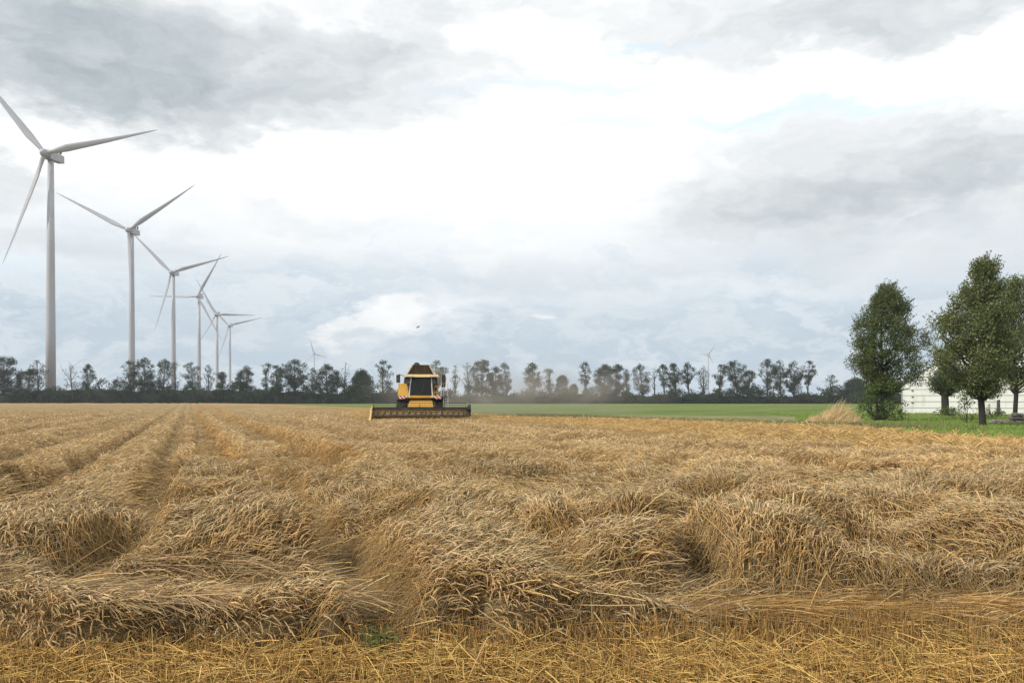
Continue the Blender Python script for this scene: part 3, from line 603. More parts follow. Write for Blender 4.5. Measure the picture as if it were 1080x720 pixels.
FARG = [(0.038, 0.058, 0.028), (0.030, 0.048, 0.026), (0.052, 0.068, 0.030)]
FARB = [(0.060, 0.052, 0.030), (0.038, 0.055, 0.026), (0.034, 0.048, 0.024)]
TL = 318.0
def far_tree(i, px, top, wpx, form, label, group='tall trees above the hedge'):
    g = np.random.default_rng(500 + i); Y = TL + g.uniform(-4, 6); X = gx(px, Y); H = EYE + (HZ - top) * Y / F; Rw = wpx * Y / F / 2 * 1.28
    root = empty('hedgerow_tree', (X, Y, 0)); tag(root, label, 'tree', group)
    lowf = {'dense': 0.30, 'oval': 0.30, 'round': 0.48, 'airy': 0.38, 'bare': 0.45, 'dome': 0.05, 'broken': 0.4, 'cone': 0.15}[form]
    nc = {'dense': 34, 'oval': 30, 'round': 30, 'airy': 24, 'bare': 14, 'dome': 46, 'broken': 22, 'cone': 26}[form]
    nc = int(nc * (0.8 + Rw / 4))
    cen = []; zs = g.random(nc); bm = bmesh.new()
    lean = g.normal() * 0.5; hz = H - Rw * 0.12
    for z in zs:
        if form in ('round', 'airy', 'bare'): prof = math.sqrt(max(0.04, 1 - (2 * z - 0.95) ** 2)) if z > .35 else 0.45 + z
        elif form == 'cone': prof = 1.0 - 0.8 * z
        elif form == 'dome': prof = math.sqrt(max(0.05, 1 - z * z))
        elif form == 'broken': prof = 0.5 + 0.5 * math.sin(z * 9 + i) ** 2
        else: prof = math.sqrt(max(0.06, 1 - (1.7 * z - 0.75) ** 2))
        a = g.random() * 6.28; r = Rw * prof * (0.30 + 0.7 * g.random() ** 0.5) * 0.95
        cen.append((math.cos(a) * r + lean * z, math.sin(a) * r, H * lowf + (hz - H * lowf) * z - 0.3))
    cen.append((lean, 0, hz - 0.3)); cen = np.array(cen)
    tr = 0.16 + 0.012 * H
    kx = g.normal() * 0.25
    tube(bm, [(0, 0, -0.3), (kx, 0, H * 0.3), (lean * .5, 0, H * 0.6), (lean, 0, H * 0.9)], [tr, tr * .8, tr * .5, tr * .15], 6)
    for c in cen:
        z0 = max(H * 0.22, c[2] - 0.55 * math.hypot(c[0], c[1]) - H * 0.12); t = z0 / H
        limbs(bm, (lean * t, 0, z0), c, tr * 0.38 * (1.15 - t), 0.04, g, 0.2, 4)
    if form in ('airy', 'bare'):
        for k in range(18 if form == 'bare' else 8):
            c = cen[g.integers(len(cen))]; e = c + g.normal(size=3) * np.array([1.1, 1.1, 1.3]) + np.array([0, 0, .5]); limbs(bm, c, e, 0.05, 0.02, g, 0.1, 3)
    from_bm('trunk', bm, M['farbark'], root)
    cr = {'dense': 1.25, 'oval': 1.15, 'round': 1.0, 'airy': 0.85, 'bare': 0.7, 'dome': 1.45, 'broken': 1.1, 'cone': 1.1}[form]
    per = {'dense': 46, 'oval': 44, 'round': 36, 'airy': 22, 'bare': 8, 'dome': 56, 'broken': 40, 'cone': 48}[form]
    rads = cr * (0.6 + 0.7 * g.random(len(cen))) * (0.72 + 0.10 * Rw)
    V, Q, cc = leaves(cen, rads, per, 0.42, FARB if i in (20,) else FARG, 900 + i, flat=0.8)
    fast_mesh('crown', V, Q, M['farleaf'], root, col=cc)
TREES = [
 (4, 374, 28, 'dense', 'broad dark tree cut by the left edge of the photo, left of the nearest turbine'),
 (19, 394, 9, 'cone', 'small spiky tree between the broad edge tree and the turbine tower'),
 (30, 387, 14, 'oval', 'middling leafy tree just left of the open bare-topped tree by the nearest tower'),
 (40, 379, 17, 'airy', 'open fan-shaped tree with thin twigs touching the nearest turbine tower'),
 (76, 382, 15, 'bare', 'nearly leafless tree right of the nearest turbine tower'),
 (92, 384, 12, 'round', 'small lollipop tree with thin trunk, alone between the first two towers'),
 (137, 380, 15, 'broken', 'ragged tree in front of the second turbine tower'),
 (153, 377, 17, 'dense', 'tall leafy tree immediately right of the second turbine tower'),
 (172, 378, 14, 'oval', 'upright oval tree immediately left of the third turbine tower'),
 (185, 381, 11, 'airy', 'slim thin-leaved tree overlapping the third turbine tower'),
 (203, 381, 15, 'broken', 'broken-crowned tree just left of the fourth turbine tower'),
 (220, 384, 12, 'airy', 'wispy tree between the fourth and fifth turbine towers'),
 (234, 391, 15, 'cone', 'low dark cone-shaped tree between the fifth and sixth towers'),
 (252, 390, 9, 'oval', 'low narrow tree just right of the sixth tower'),
 (261, 386, 11, 'oval', 'second narrow tree right of the sixth tower, taller than its neighbour'),
 (280, 383, 8, 'broken', 'thin ragged tree left of the big umbrella-shaped tree, with a gap to it'),
 (291, 385, 11, 'dense', 'small leafy tree touching the left side of the big umbrella-shaped tree'),
 (311, 378, 29, 'round', 'big umbrella-shaped tree left of the small far turbine'),
 (329, 387, 11, 'airy', 'thin low tree below the small far turbine left of the harvester'),
 (345, 384, 23, 'dense', 'wide bushy tree with a brownish tint right of the small far turbine'),
 (363, 381, 14, 'bare', 'almost bare tree standing in the gap left of the harvester'),
 (380, 390, 22, 'dome', 'low domed tree next to the tall irregular tree by the harvester'),
 (403, 380, 15, 'broken', 'tall irregular tree directly left of the harvester'),
 (460, 380, 22, 'round', 'round-topped tree rising directly behind the harvester cab'),
 (480, 384, 8, 'airy', 'slender tree on a bare stem, first to the right of the harvester'),
 (495, 381, 16, 'airy', 'thin spreading tree in the dust, left of a four-tree clump'),
 (508, 379, 20, 'oval', 'widest tree of the dusty clump right of the harvester'),
 (523, 386, 12, 'dense', 'lower full tree inside the dusty clump right of the harvester'),
 (534, 382, 10, 'oval', 'last upright tree at the right end of the dusty clump'),
 (563, 382, 16, 'oval', 'oval tree standing alone right of the dusty clump'),
 (580, 389, 10, 'broken', 'small uneven tree right of the lone oval tree'),
 (591, 396, 13, 'dome', 'low round tree between the lone oval tree and the forked tree'),
 (604, 405, 8, 'dome', 'lowest little tree just left of the forked tree'),
 (617, 381, 12, 'round', 'forked tree with a small high crown near the middle of the tree line'),
 (637, 384, 17, 'dense', 'left one of two full trees merging right of the forked tree'),
 (650, 384, 15, 'dense', 'right one of two full trees merging right of the forked tree'),
 (661, 390, 10, 'cone', 'small pointed tree tucked beside the two merging full trees'),
 (678, 383, 15, 'oval', 'upright tree left of the pale bare stems'),
 (690, 388, 7, 'bare', 'pale bare stems standing in a gap of the tree line'),
 (701, 384, 11, 'round', 'small-crowned tree immediately right of the pale bare stems'),
 (713, 383, 14, 'oval', 'middle tree of the three left of the faint far turbine'),
 (726, 382, 13, 'round', 'rightmost of the three trees left of the faint far turbine'),
 (742, 385, 14, 'airy', 'gappy tree directly below the faint far turbine'),
 (759, 383, 10, 'round', 'thin-stemmed tree just right of the faint far turbine'),
 (777, 379, 22, 'round', 'wide high tree right of the faint far turbine'),
 (789, 390, 12, 'dense', 'short dense tree under the right side of the wide high tree'),
 (809, 378, 17, 'round', 'open round-headed tree, first of the last four tall trees'),
 (824, 380, 12, 'oval', 'slim tree, second of the last four tall trees'),
 (837, 381, 14, 'dense', 'thick dark tree, third of the last four tall trees'),
 (852, 380, 12, 'round', 'round-headed tree on a clear stem, last of the last four tall trees'),
 (875, 394, 12, 'airy', 'small feathery tree above the tall bleached dry grass'),
 (903, 399, 28, 'dome', 'low wide dark tree behind the leftmost verge tree'),
]
for i, t in enumerate(TREES): far_tree(i, *t)

# the hedge under them: one unbroken mass
def hedge():
    g = np.random.default_rng(77); xs = np.arange(-270, 290, 2.2); cen = []; rad = []
    for x in xs:
        px = 540 + x / TL * F
        top = np.interp(px, [-200, 0, 20, 60, 120, 160, 200, 240, 300, 345, 400, 520, 600, 700, 800, 900, 960, 1300], [405, 412, 408, 404, 404, 404, 406, 403, 408, 407, 408, 412, 414, 412, 412, 410, 407, 405])
        top += (vn(np.array([px * 0.09]), np.array([3.0]), 4)[0] - 0.5) * 10
        hh = EYE + (HZ - top) * TL / F
        for k in range(9):
            hl = hh + 2.8 * (vn(np.array([x * 0.16]), np.array([9.0]), 14)[0] - 0.45) * 2; z = g.random() ** 0.8 * (hl - 1.0); cen.append((x + g.normal() * 1.2, TL - 4 + g.uniform(-2.5, 8), max(0.6, z))); rad.append(1.1 + 0.9 * g.random())
    cen = np.array(cen); rad = np.array(rad)
    V, Q, cc = leaves(cen, rad, 26, 0.6, [(0.036, 0.056, 0.030), (0.026, 0.042, 0.024), (0.055, 0.070, 0.034)], 31)
    # dense inner body so that no light passes
    nx = 300; gxs = np.linspace(-275, 295, nx); B = []
    for x in gxs:
        px = 540 + x / TL * F
        top = np.interp(px, [-200, 0, 60, 240, 520, 900, 1300], [409, 414, 409, 409, 416, 415, 411]); h = EYE + (HZ - top) * TL / F + (vn(np.array([x * .3]), np.array([1.]), 8)[0] - .5) * 1.6
        for (yy, zz) in ((-1.5, -0.2), (-1.8, h * .5), (-0.6, h * .80), (2.5, h * .85), (6, h * .6), (6.5, -0.2)):
            B.append((x, TL + yy - 2 + g.normal() * .35, zz + g.normal() * .2 * (zz > 0)))
    B = np.array(B); m = 6
    i, j = np.meshgrid(np.arange(nx - 1), np.arange(m - 1), indexing='ij'); a = (i * m + j).ravel()
    Q2 = np.stack([a, a + 1, a + m + 1, a + m], 1) + len(V)
    cc2 = np.full((len(B), 3), 0.028); cc2[:, 1] = 0.038
    o = fast_mesh('hedge', np.concatenate([V, B]), np.concatenate([Q, Q2]), M['farleaf'], col=np.concatenate([cc, cc2]))
    tag(o, 'dark unbroken belt of bushes along the far edge of the fields', 'hedge', kind='stuff')
hedge()

VG = [(0.068, 0.105, 0.024), (0.110, 0.145, 0.038), (0.175, 0.19, 0.065), (0.050, 0.078, 0.020), (0.22, 0.21, 0.095)]
def verge_tree(name, px, base_y, Y, top, prof, lowz, label, seed, trunk_r=0.16, nclump=240, leaf=0.125, per=520, forks=0, cols=VG, xoff=0.0):
    """prof: list of (height fraction, left radius, right radius) in metres"""
    g = np.random.default_rng(seed); X = gx(px, Y); H = EYE + (HZ - top) * Y / F
    root = empty(name, (X, Y, 0)); tag(root, label, 'tree', 'leafy trees on the verge')
    pf = np.array(prof); cen = []
    nclump = int(nclump * 0.95)
    while len(cen) < nclump:
        z = g.random(); a = g.random() * 6.2832
        rl = np.interp(z, pf[:, 0], pf[:, 1]); rr = np.interp(z, pf[:, 0], pf[:, 2]); rmax = rl if math.cos(a) < 0 else rr
        if g.random() > (0.25 + rmax / max(pf[:, 1:].max(), .1)): continue
        rmax *= 0.86 + 0.34 * g.random(); r = rmax * (0.22 + 0.78 * g.random() ** 0.5)
        cen.append((math.cos(a) * r, math.sin(a) * r * 0.95, lowz + (H - 0.35 - lowz) * z))
    cen.append((0.05, 0, H - 0.4)); cen.append((-0.1, 0.1, H - 0.9)); cen = np.array(cen)
    bm = bmesh.new(); k1, k2 = g.normal(size=2) * 0.12
    tube(bm, [(0, 0, -0.2), (0.02, 0, 0.25), (k1, 0, lowz * .8), (k2, 0, H * .55), (0, 0, H * .93)], [trunk_r * 1.5, trunk_r * 1.1, trunk_r, trunk_r * .6, 0.02], 9)
    for k in range(forks):
        a = g.random() * 6.28; tube(bm, [(0.25 * math.cos(a), 0.2 * math.sin(a), -.1), (0.45 * math.cos(a), .3 * math.sin(a), lowz * .7), (0.8 * math.cos(a), .6 * math.sin(a), H * .5)], [trunk_r * .7, trunk_r * .55, 0.03], 7)
    for c in cen[::2]:
        rr_ = math.hypot(c[0], c[1]); z0 = max(lowz * 0.75, c[2] - 0.75 * rr_ - 0.4); t = z0 / H
        limbs(bm, (k2 * t, 0, z0), c, trunk_r * 0.42 * (1.1 - t), 0.012, g, 0.18, 5)
    from_bm('trunk', bm, M['bark'], root, smooth=True)
    rads = 0.32 + 0.55 * g.random(len(cen)) ** 1.6
    V, Q, cc = leaves(cen, rads, per, leaf, cols, seed + 1, up=0.5, drift=(0.7, 0, 0))
    # wind-blown shoots at the outline
    sh = cen[g.random(len(cen)) < 0.6]; pts = []
    for c in sh:
        d = np.array([c[0] * 0.5 + 0.5, c[1] * .5, 0.9]); d /= np.linalg.norm(d)
        for s in range(5): pts.append(c + d * (0.35 + 0.14 * s))
    V2, Q2, cc2 = leaves(np.array(pts), np.full(len(pts), 0.10), 420, leaf, cols, seed + 2, up=1.0, drift=(0.8, 0, 0))
    fast_mesh('crown', np.concatenate([V, V2]), np.concatenate([Q, Q2 + len(V)]), M['leaf'], root, col=np.concatenate([cc, cc2]))
    return root
# crown radii are read off the photograph at the tree's own distance
verge_tree('verge_tree', 930, 443, 66, 298, [(0, .5, 1.4), (.13, 1.6, 2.7), (.3, 2.3, 3.1), (.47, 2.15, 3.1), (.64, 1.6, 2.6), (.81, 1.0, 1.9), (1, .05, .7)], 2.3, 'leftmost verge tree, a full egg-shaped crown with leafy suckers round its foot', 11, 0.17, 300, forks=2, per=620, cols=[(0.068, 0.105, 0.024), (0.048, 0.076, 0.02), (0.105, 0.13, 0.038), (0.17, 0.18, 0.065)])
verge_tree('verge_tree', 1036, 449, 52, 272, [(0, 1.1, .8), (.13, 2.6, 1.5), (.27, 3.1, 1.8), (.47, 2.9, 1.8), (.6, 2.4, 1.7), (.73, 1.5, 1.4), (.87, .6, 1.0), (1, .05, .5)], 2.2, 'tallest verge tree, a big pointed crown on a dark straight trunk before the white barn', 21, 0.19, 330)
verge_tree('verge_tree', 997, 434, 82, 384, [(0, .9, 1.0), (.3, 1.6, 1.6), (.6, 1.2, 1.6), (1, .2, .8)], 2.6, 'small dark verge tree with thick ivy-clad trunk close to the barn wall', 31, 0.34, 110, per=330, cols=[(0.05, 0.078, 0.02), (0.04, 0.062, 0.018), (0.085, 0.105, 0.032)])
verge_tree('verge_tree', 1070, 445, 60, 291, [(0, .6, 1.1), (.15, 1.2, 2.2), (.35, 1.75, 2.7), (.6, 1.4, 2.5), (.82, .7, 1.8), (1, .0, .9)], 2.8, 'rightmost verge tree, its crown cut by the right edge of the photo', 41, 0.15, 250)
# leafy suckers and shrubs
def shrub(name, X, Y, rx, h, seed, label, cols, n=60, leaf=0.14, per=260):
    g = np.random.default_rng(seed); root = empty(name, (X, Y, 0)); tag(root, label, 'shrub')
    a = g.random(n) * 6.28; z = g.random(n); r = rx * np.sqrt(g.random(n)) * np.sqrt(np.clip(1.1 - z * z, 0, 1)); cen = np.stack([np.cos(a) * r, np.sin(a) * r * .8, 0.25 + z * (h - .4)], 1)
    bm = bmesh.new()
    for c in cen[::2]: limbs(bm, (c[0] * .2, c[1] * .2, -0.05), c, 0.025, 0.008, g, 0.15, 4)
    from_bm('stems', bm, M['bark'], root)
    V, Q, cc = leaves(cen, 0.22 + 0.25 * g.random(n), per, leaf, cols, seed, up=0.6, drift=(.3, 0, 0)); fast_mesh('foliage', V, Q, M['leaf'], root, col=cc)
SG = [(0.075, 0.12, 0.022), (0.13, 0.18, 0.035), (0.05, 0.08, 0.02)]
shrub('shrub', gx(930, 64.5), 64.5, 1.9, 3.2, 51, 'dense green bush of suckers around the foot of the leftmost verge tree', SG, 110)
shrub('shrub', gx(997, 76), 76, 1.5, 0.9, 53, 'low weedy bush in front of the thick ivy-clad trunk', SG, 24)
shrub('shrub', gx(1045, 72), 72, 1.2, 1.0, 55, 'small leafy bush beside the pale post', SG, 20)
shrub('shrub', gx(1020, 58), 58, 0.8, 2.2, 57, 'thin leafy sapling left of the tallest verge tree', SG, 18, per=160)

# ------------------------------------------------------------------ white barn
BY = 96.0
def barn():
    xL, xR = gx(951, BY), gx(951, BY) + 19.5; w = xR - xL; xm = w / 2; eave = EYE - (407 - HZ) * BY / F - 0.0; ridge = eave + xm * 0.74
    root = empty('barn', (xL, BY, 0), R(-29)); tag(root, 'white barn clad in horizontal panels behind the verge trees', 'barn')
    bm = bmesh.new(); prism(bm, [(0, -0.1), (w, -0.1), (w, eave), (xm, ridge), (0, eave)], 0, 22); from_bm('wall', bm, M['panel'], root)
    bm = bmesh.new()
    for s in (0, 1):
        a, b = ((-0.25, eave - .16), (xm, ridge)) if s == 0 else ((xm, ridge), (w + .25, eave - .16))
        pts = [(a[0], a[1] + .02), (b[0], b[1] + .02), (b[0], b[1] + .14), (a[0], a[1] + .14)]; prism(bm, pts, -0.12, 22.2)
    from_bm('roof', bm, M['offwhite'], root)
    bm = bmesh.new()
    z = 0.72
    while z < ridge - .4:
        x0 = 0.03 if z < eave else (z - eave) / 0.74 + .05; box(bm, ((w) / 2, -0.012, z), (w - 2 * x0, 0.03, 0.07)); z += 0.72
    from_bm('panel_seam', bm, M['seam'], root)
    for x, z in ((1.15, 1.3), (1.15, 2.0), (1.15, 2.75), (3.4, 3.47)):
        bm = bmesh.new(); box(bm, (x, -0.05, z), (0.20, 0.10, 0.09)); tube(bm, [(x, -.1, z), (x, -.16, z)], .04, 6); from_bm('bracket', bm, M['darkpaint'], root)
    bm = bmesh.new(); box(bm, (0.02, -0.02, eave / 2), (0.10, 0.10, eave)); from_bm('corner_trim', bm, M['seam'], root)
barn()
def post(name, px, Y, w, h, mat, label, cap=False):
    bm = bmesh.new(); box(bm, (0, 0, h / 2 - .1), (w, w, h + .2))
    for v in bm.verts:
        if v.co.z > h * .9: v.co.x *= .8; v.co.y *= .8; v.co.z += 0.04 * (1 if v.co.x > 0 else -1)
    o = from_bm(name, bm, mat, bevel=0.02); o.location = (gx(px, Y), Y, 0); tag(o, label, 'post')
post('post', 1053, 86, 0.30, 1.65, M['wood'], 'dark upright post in front of the barn, right of the tallest verge tree')
post('post', 1043, 80, 0.22, 1.25, M['paleface'], 'pale short post left of the dark post by the barn')
def rock(px, Y, r, seed, label, z=0.0):
    g = np.random.default_rng(seed); bm = bmesh.new(); bmesh.ops.create_icosphere(bm, subdivisions=2, radius=1)
    s = np.array([r * g.uniform(.9, 1.5), r * g.uniform(.8, 1.1), r * g.uniform(.55, .8)])
    for v in bm.verts:
        n = 1 + 0.35 * (vn(np.array([v.co.x * 1.7 + seed]), np.array([v.co.y * 1.7 + v.co.z * 2]), seed)[0] - .5) * 2; v.co = Vector((v.co.x * s[0] * n, v.co.y * s[1] * n, v.co.z * s[2] * n))
    o = from_bm('stone', bm, M['stone']); o.location = (gx(px, Y), Y, s[2] * .7 + z); o.rotation_euler = (0, 0, g.random() * 6); tag(o, label, 'stone', 'stones heaped under the rightmost verge tree')
k = 0
ORD = ['first', 'second', 'third', 'fourth', 'fifth', 'sixth', 'seventh', 'eighth', 'ninth', 'tenth', 'eleventh', 'twelfth', 'thirteenth']
for layer, (z, cnt) in enumerate(((0, 13), (0.28, 8), (0.52, 3))):
    for j in range(cnt):
        px = 1047 + 3.1 * j + (0 if layer == 0 else 14 + 5 * layer) ; rock(px, 57 + (j % 2) * 0.35, 0.21, 100 + k, 'rough stone, ' + ORD[j] + ' from the left in the ' + ('bottom course', 'middle course', 'top course')[layer] + ' of the low heap', z); k += 1

# ------------------------------------------------------------------ wind turbines
HUB, RB = 105.0, 50.0
def blade_mesh():
    """blade along +z from the hub, chord in x, thickness in y"""
    st = [(1.2, 1.9, 1.9, 0), (3.0, 2.0, 1.8, 8), (6, 2.7, 1.2, 16), (10, 3.5, .75, 13), (18, 2.9, .5, 8), (28, 2.1, .34, 4), (38, 1.3, .2, 1), (46, .75, .12, 0), (49.6, .3, .05, 0), (50, .06, .03, 0)]
    V = []; seg = 10
    for z, c, t, tw in st:
        c *= 0.88
        for k in range(seg):
            a = 2 * math.pi * k / seg; x = math.cos(a) * c / 2 - (c - 1.9) * 0.22 * (1 if c > 1.9 else 0); y = math.sin(a) * t / 2; r_ = R(tw); V.append((x * math.cos(r_) - y * math.sin(r_), x * math.sin(r_) + y * math.cos(r_) - 0.0006 * z * z, z))
    Q = [(i * seg + k, i * seg + (k + 1) % seg, (i + 1) * seg + (k + 1) % seg, (i + 1) * seg + k) for i in range(len(st) - 1) for k in range(seg)]
    return np.array(V), np.array(Q)
BV, BQ = blade_mesh()
def turbine(px, hub_y, yaw, rot, label, group='wind turbines beyond the tree line', pitch=R(12), small=1.0):
    D = (HUB - EYE) * F / (HZ - hub_y); X = gx(px, D)
    root = empty('wind_turbine', (X, D, 0), yaw); tag(root, label, 'wind turbine', group)
    bm = bmesh.new(); tube(bm, [(0, 0, -.5), (0, 0, 30), (0, 0, 65), (0, 0, HUB - 1.8)], [2.05, 1.85, 1.55, 1.2], 28); from_bm('tower', bm, M['turbine'], root, smooth=True)
    bm = bmesh.new(); hull8(bm, [(-1.7, -2.6, HUB - 1.9), (1.7, -2.6, HUB - 1.9), (1.4, 7.4, HUB - 1.2), (-1.4, 7.4, HUB - 1.2)], [(-1.6, -2.6, HUB + 1.9), (1.6, -2.6, HUB + 1.9), (1.35, 7.4, HUB + 1.9), (-1.35, 7.4, HUB + 1.9)])
    from_bm('nacelle', bm, M['turbine'], root, bevel=0.3)
    for s in (-1, 1):
        bm = bmesh.new(); tube(bm, [(s * .75, 5.6, HUB + 1.85), (s * .75, 5.6, HUB + 2.6), (s * .75, 5.6, HUB + 2.65), (s * .75, 5.6, HUB + 4.0)], [.2, .2, .55, .55], 8); from_bm('warning_light', bm, M['turbine_grey'], root)
    bm = bmesh.new(); tube(bm, [(0, -2.5, HUB), (0, -3.2, HUB), (0, -5.0, HUB), (0, -5.9, HUB), (0, -6.4, HUB)], [1.5, 1.75, 1.7, 1.1, .2], 16); hub = from_bm('hub', bm, M['turbine'], root, smooth=True)
    for b in range(3):
        o = fast_mesh('blade', BV, BQ, M['turbine'], root, smooth=True); a = rot + b * 2 * math.pi / 3
        o.matrix_local = Matrix.Translation((0, -4.1, HUB)) @ Matrix.Rotation(a, 4, 'Y') @ Matrix.Rotation(pitch, 4, 'Z') @ Matrix.Diagonal((1, 1, small, 1))
# rot is clockwise from straight up as seen from the front
YW = R(-2)
turbine(53.5, 164.5, R(-3), R(80), 'nearest and tallest wind turbine, a blade pointing out of the photo')
turbine(139, 244, YW, R(57), 'second wind turbine from the left, two blades raised and one hanging along the tower')
turbine(183, 288, YW, R(75), 'third wind turbine from the left, one blade reaching right')
turbine(210, 313, YW, R(30), 'fourth wind turbine from the left, its blades crossing those of the fifth')
turbine(229, 332, YW, R(91), 'fifth wind turbine from the left, one blade level to the right')
turbine(242.5, 343.5, YW, R(77), 'sixth wind turbine of the row, the farthest one in line')
turbine(331.5, 373, YW, R(-14), 'tiny far wind turbine between the row and the harvester', small=.72)
turbine(747, 374, YW, R(32), 'faint tiny wind turbine above the trees right of the harvester', small=.5)

# ------------------------------------------------------------------ bird
def bird():
    Y = 85.0; root = empty('bird', (gx(441, Y), Y, EYE + (HZ - 345) * Y / F)); root.rotation_euler = (R(10), R(-35), R(60)); tag(root, 'small dark bird gliding above the harvester', 'bird')
    bm = bmesh.new(); tube(bm, [(0, -.17, 0), (0, -.13, .01), (0, -.05, 0), (0, .07, 0), (0, .14, 0), (0, .22, 0)], [.008, .022, .04, .04, .02, .03], 8)
    for s in (-1, 1):
        a = [bm.verts.new(p) for p in ((s * .02, -.05, .01), (s * .17, -.08, .06), (s * .34, .02, .02), (s * .17, .03, .055), (s * .02, .06, .01))]; bm.faces.new(a)
        r = bmesh.ops.extrude_face_region(bm, geom=[bm.faces[-1] if False else a[0].link_faces[0]])
        for v in r['geom']:
            if isinstance(v, bmesh.types.BMVert): v.co.z -= .008
    o = from_bm('body', bm, M['bird'], root)
bird()

# ------------------------------------------------------------------ combine harvester
def harvester():
    K = 62.0 / F; Y = 62.0
    root = empty('combine_harvester', (gx(442, Y), Y + 1.6, 0), R(5)); tag(root, 'dusty yellow combine harvester cutting toward the camera with its wide header down', 'combine harvester')
    def part(name, mat, parent=root, bevel=0.0, smooth=False):
        bm = bmesh.new()
        def done(): return from_bm(name, bm, mat, parent, smooth, bevel)
        return bm, done
    # body behind the cab
    bm, d = part('body', M['yellow'], bevel=0.06)
    hull8(bm, [(-1.45, 1.2, 1.35), (1.3, 1.2, 1.35), (1.3, 6.6, 1.5), (-1.45, 6.6, 1.5)], [(-1.55, 1.2, 2.9), (1.3, 1.2, 2.85), (1.3, 6.2, 2.9), (-1.5, 6.2, 2.9)]); d()
    bm, d = part('upper_housing', M['darkpaint'], bevel=.04); hull8(bm, [(-1.45, 1.35, 2.9), (1.25, 1.35, 2.9), (1.25, 6.2, 2.9), (-1.45, 6.2, 2.9)], [(-1.4, 1.35, 3.55), (1.2, 1.35, 3.55), (1.2, 6.1, 3.4), (-1.4, 6.1, 3.4)]); d()
    bm, d = part('rear_hood', M['yellow'], bevel=0.1)
    hull8(bm, [(-1.15, 6.2, 1.1), (1.15, 6.2, 1.1), (1.05, 8.2, 1.3), (-1.05, 8.2, 1.3)], [(-1.3, 6.2, 3.1), (1.3, 6.2, 3.1), (1.1, 7.8, 2.4), (-1.1, 7.8, 2.4)]); d()
    bm, d = part('chassis', M['darkpaint']); box(bm, (0, 3.2, 1.1), (1.5, 5.5, .5)); box(bm, (0, 1.0, 0.95), (2.3, .35, .35)); d()
    # side panels flanking the cab
    bm, d = part('side_panel', M['yellow'], bevel=0.05); hull8(bm, [(-1.85, -.1, 1.98), (-0.98, -.25, 1.98), (-0.98, 3.4, 1.98), (-1.85, 3.4, 1.98)], [(-1.80, .15, 2.95), (-0.98, 0.0, 2.95), (-0.98, 3.4, 2.95), (-1.80, 3.4, 2.95)]); p = d()
    bm, d = part('side_panel', M['yellow'], bevel=0.05); hull8(bm, [(0.86, -.25, 1.98), (1.28, -.2, 1.98), (1.28, 3.4, 1.98), (0.86, 3.4, 1.98)], [(0.86, 0, 2.8), (1.28, .05, 2.8), (1.28, 3.4, 2.8), (0.86, 3.4, 2.8)]); p = d()
    bm, d = part('grille', M['darkpaint'], p); box(bm, (1.13, -.22, 2.52), (.17, .12, .30)); d()
    bm, d = part('step_light', M['darkpaint'], p); box(bm, (1.1, -.25, 2.12), (.12, .1, .12)); d()
    # cab
    cabm = bpy.data.objects.new('cab', None)
    bm, d = part('cab', M['darkpaint'], bevel=0.02)
    hull8(bm, [(-.92, -.45, 1.95), (.82, -.45, 1.95), (.86, 1.3, 1.95), (-.95, 1.3, 1.95)], [(-1.25, -.1, 3.42), (1.2, -.1, 3.42), (1.2, 1.3, 3.42), (-1.25, 1.3, 3.42)]); cab = d()
    bm, d = part('windscreen', M['glass'], cab)
    # curved glass in front of the cab body
    rows = [(2.06, -.88, .80, -.50), (2.6, -.80, .82, -.42), (3.36, -.72, .84, -.22)]
    prev = None
    for z, xa, xb, y in rows:
        ring = [bm.verts.new((xa + (xb - xa) * t, y - .16 * math.sin(math.pi * t), z)) for t in np.linspace(0, 1, 9)]
        if prev:
            for q in range(8): bm.faces.new((prev[q], prev[q + 1], ring[q + 1], ring[q]))
        prev = ring
    bmesh.ops.solidify(bm, geom=bm.faces[:], thickness=0.03); d()
    for s, xs in ((-1, (-1.22, -.80)), (1, (.88, 1.18))):
        bm, d = part('side_window', M['glass'], cab); hull8(bm, [(xs[0], -.30, 2.90), (xs[1], -.40, 2.90), (xs[1], -.30, 2.90), (xs[0], -.20, 2.90)], [(xs[0], -.20, 3.38), (xs[1], -.24, 3.38), (xs[1], -.1, 3.38), (xs[0], -.1, 3.38)]); d()
        bm, d = part('door_pillar', M['offwhite'], cab); tube(bm, [(s * .90 - .03, -.50, 2.0), (s * .86 - .03, -.42, 2.6), (s * .79 , -.26, 3.4)], .045, 6); d()
    bm, d = part('driver_seat', M['rubber'], cab); box(bm, (0, .6, 2.3), (.5, .5, .5)); d()
    bm, d = part('wiper', M['rubber'], cab); tube(bm, [(0, -.70, 2.1), (.25, -.62, 2.9)], .015, 4); d()
    # roof
    bm, d = part('roof', M['cream'], bevel=0.07); hull8(bm, [(-1.35, -.55, 3.44), (1.42, -.55, 3.44), (1.42, 1.5, 3.44), (-1.35, 1.5, 3.44)], [(-1.25, -.40, 3.66), (1.30, -.40, 3.66), (1.30, 1.5, 3.68), (-1.25, 1.5, 3.68)]); rf = d()
    for x in (-1.1, -.75, .75, 1.1):
        bm, d = part('work_light', M['lamp'], rf); box(bm, (x, -.57, 3.53), (.2, .08, .12)); d()
    # grain tank with opened flaps
    bm, d = part('grain_tank', M['tank']); hull8(bm, [(-1.2, 1.3, 3.6), (1.0, 1.3, 3.6), (1.0, 4.3, 3.6), (-1.2, 4.3, 3.6)], [(-.72, 1.0, 4.42), (.55, 1.0, 4.42), (.8, 4.5, 4.42), (-.95, 4.5, 4.42)]); gt = d()
    for a, b in (((-1.28, 1.22, 3.6), (-.74, .94, 4.45)), ((1.06, 1.22, 3.6), (.60, .94, 4.45))):
        bm, d = part('tank_edge', M['offwhite'], gt); tube(bm, [a, b], .06, 5); d()
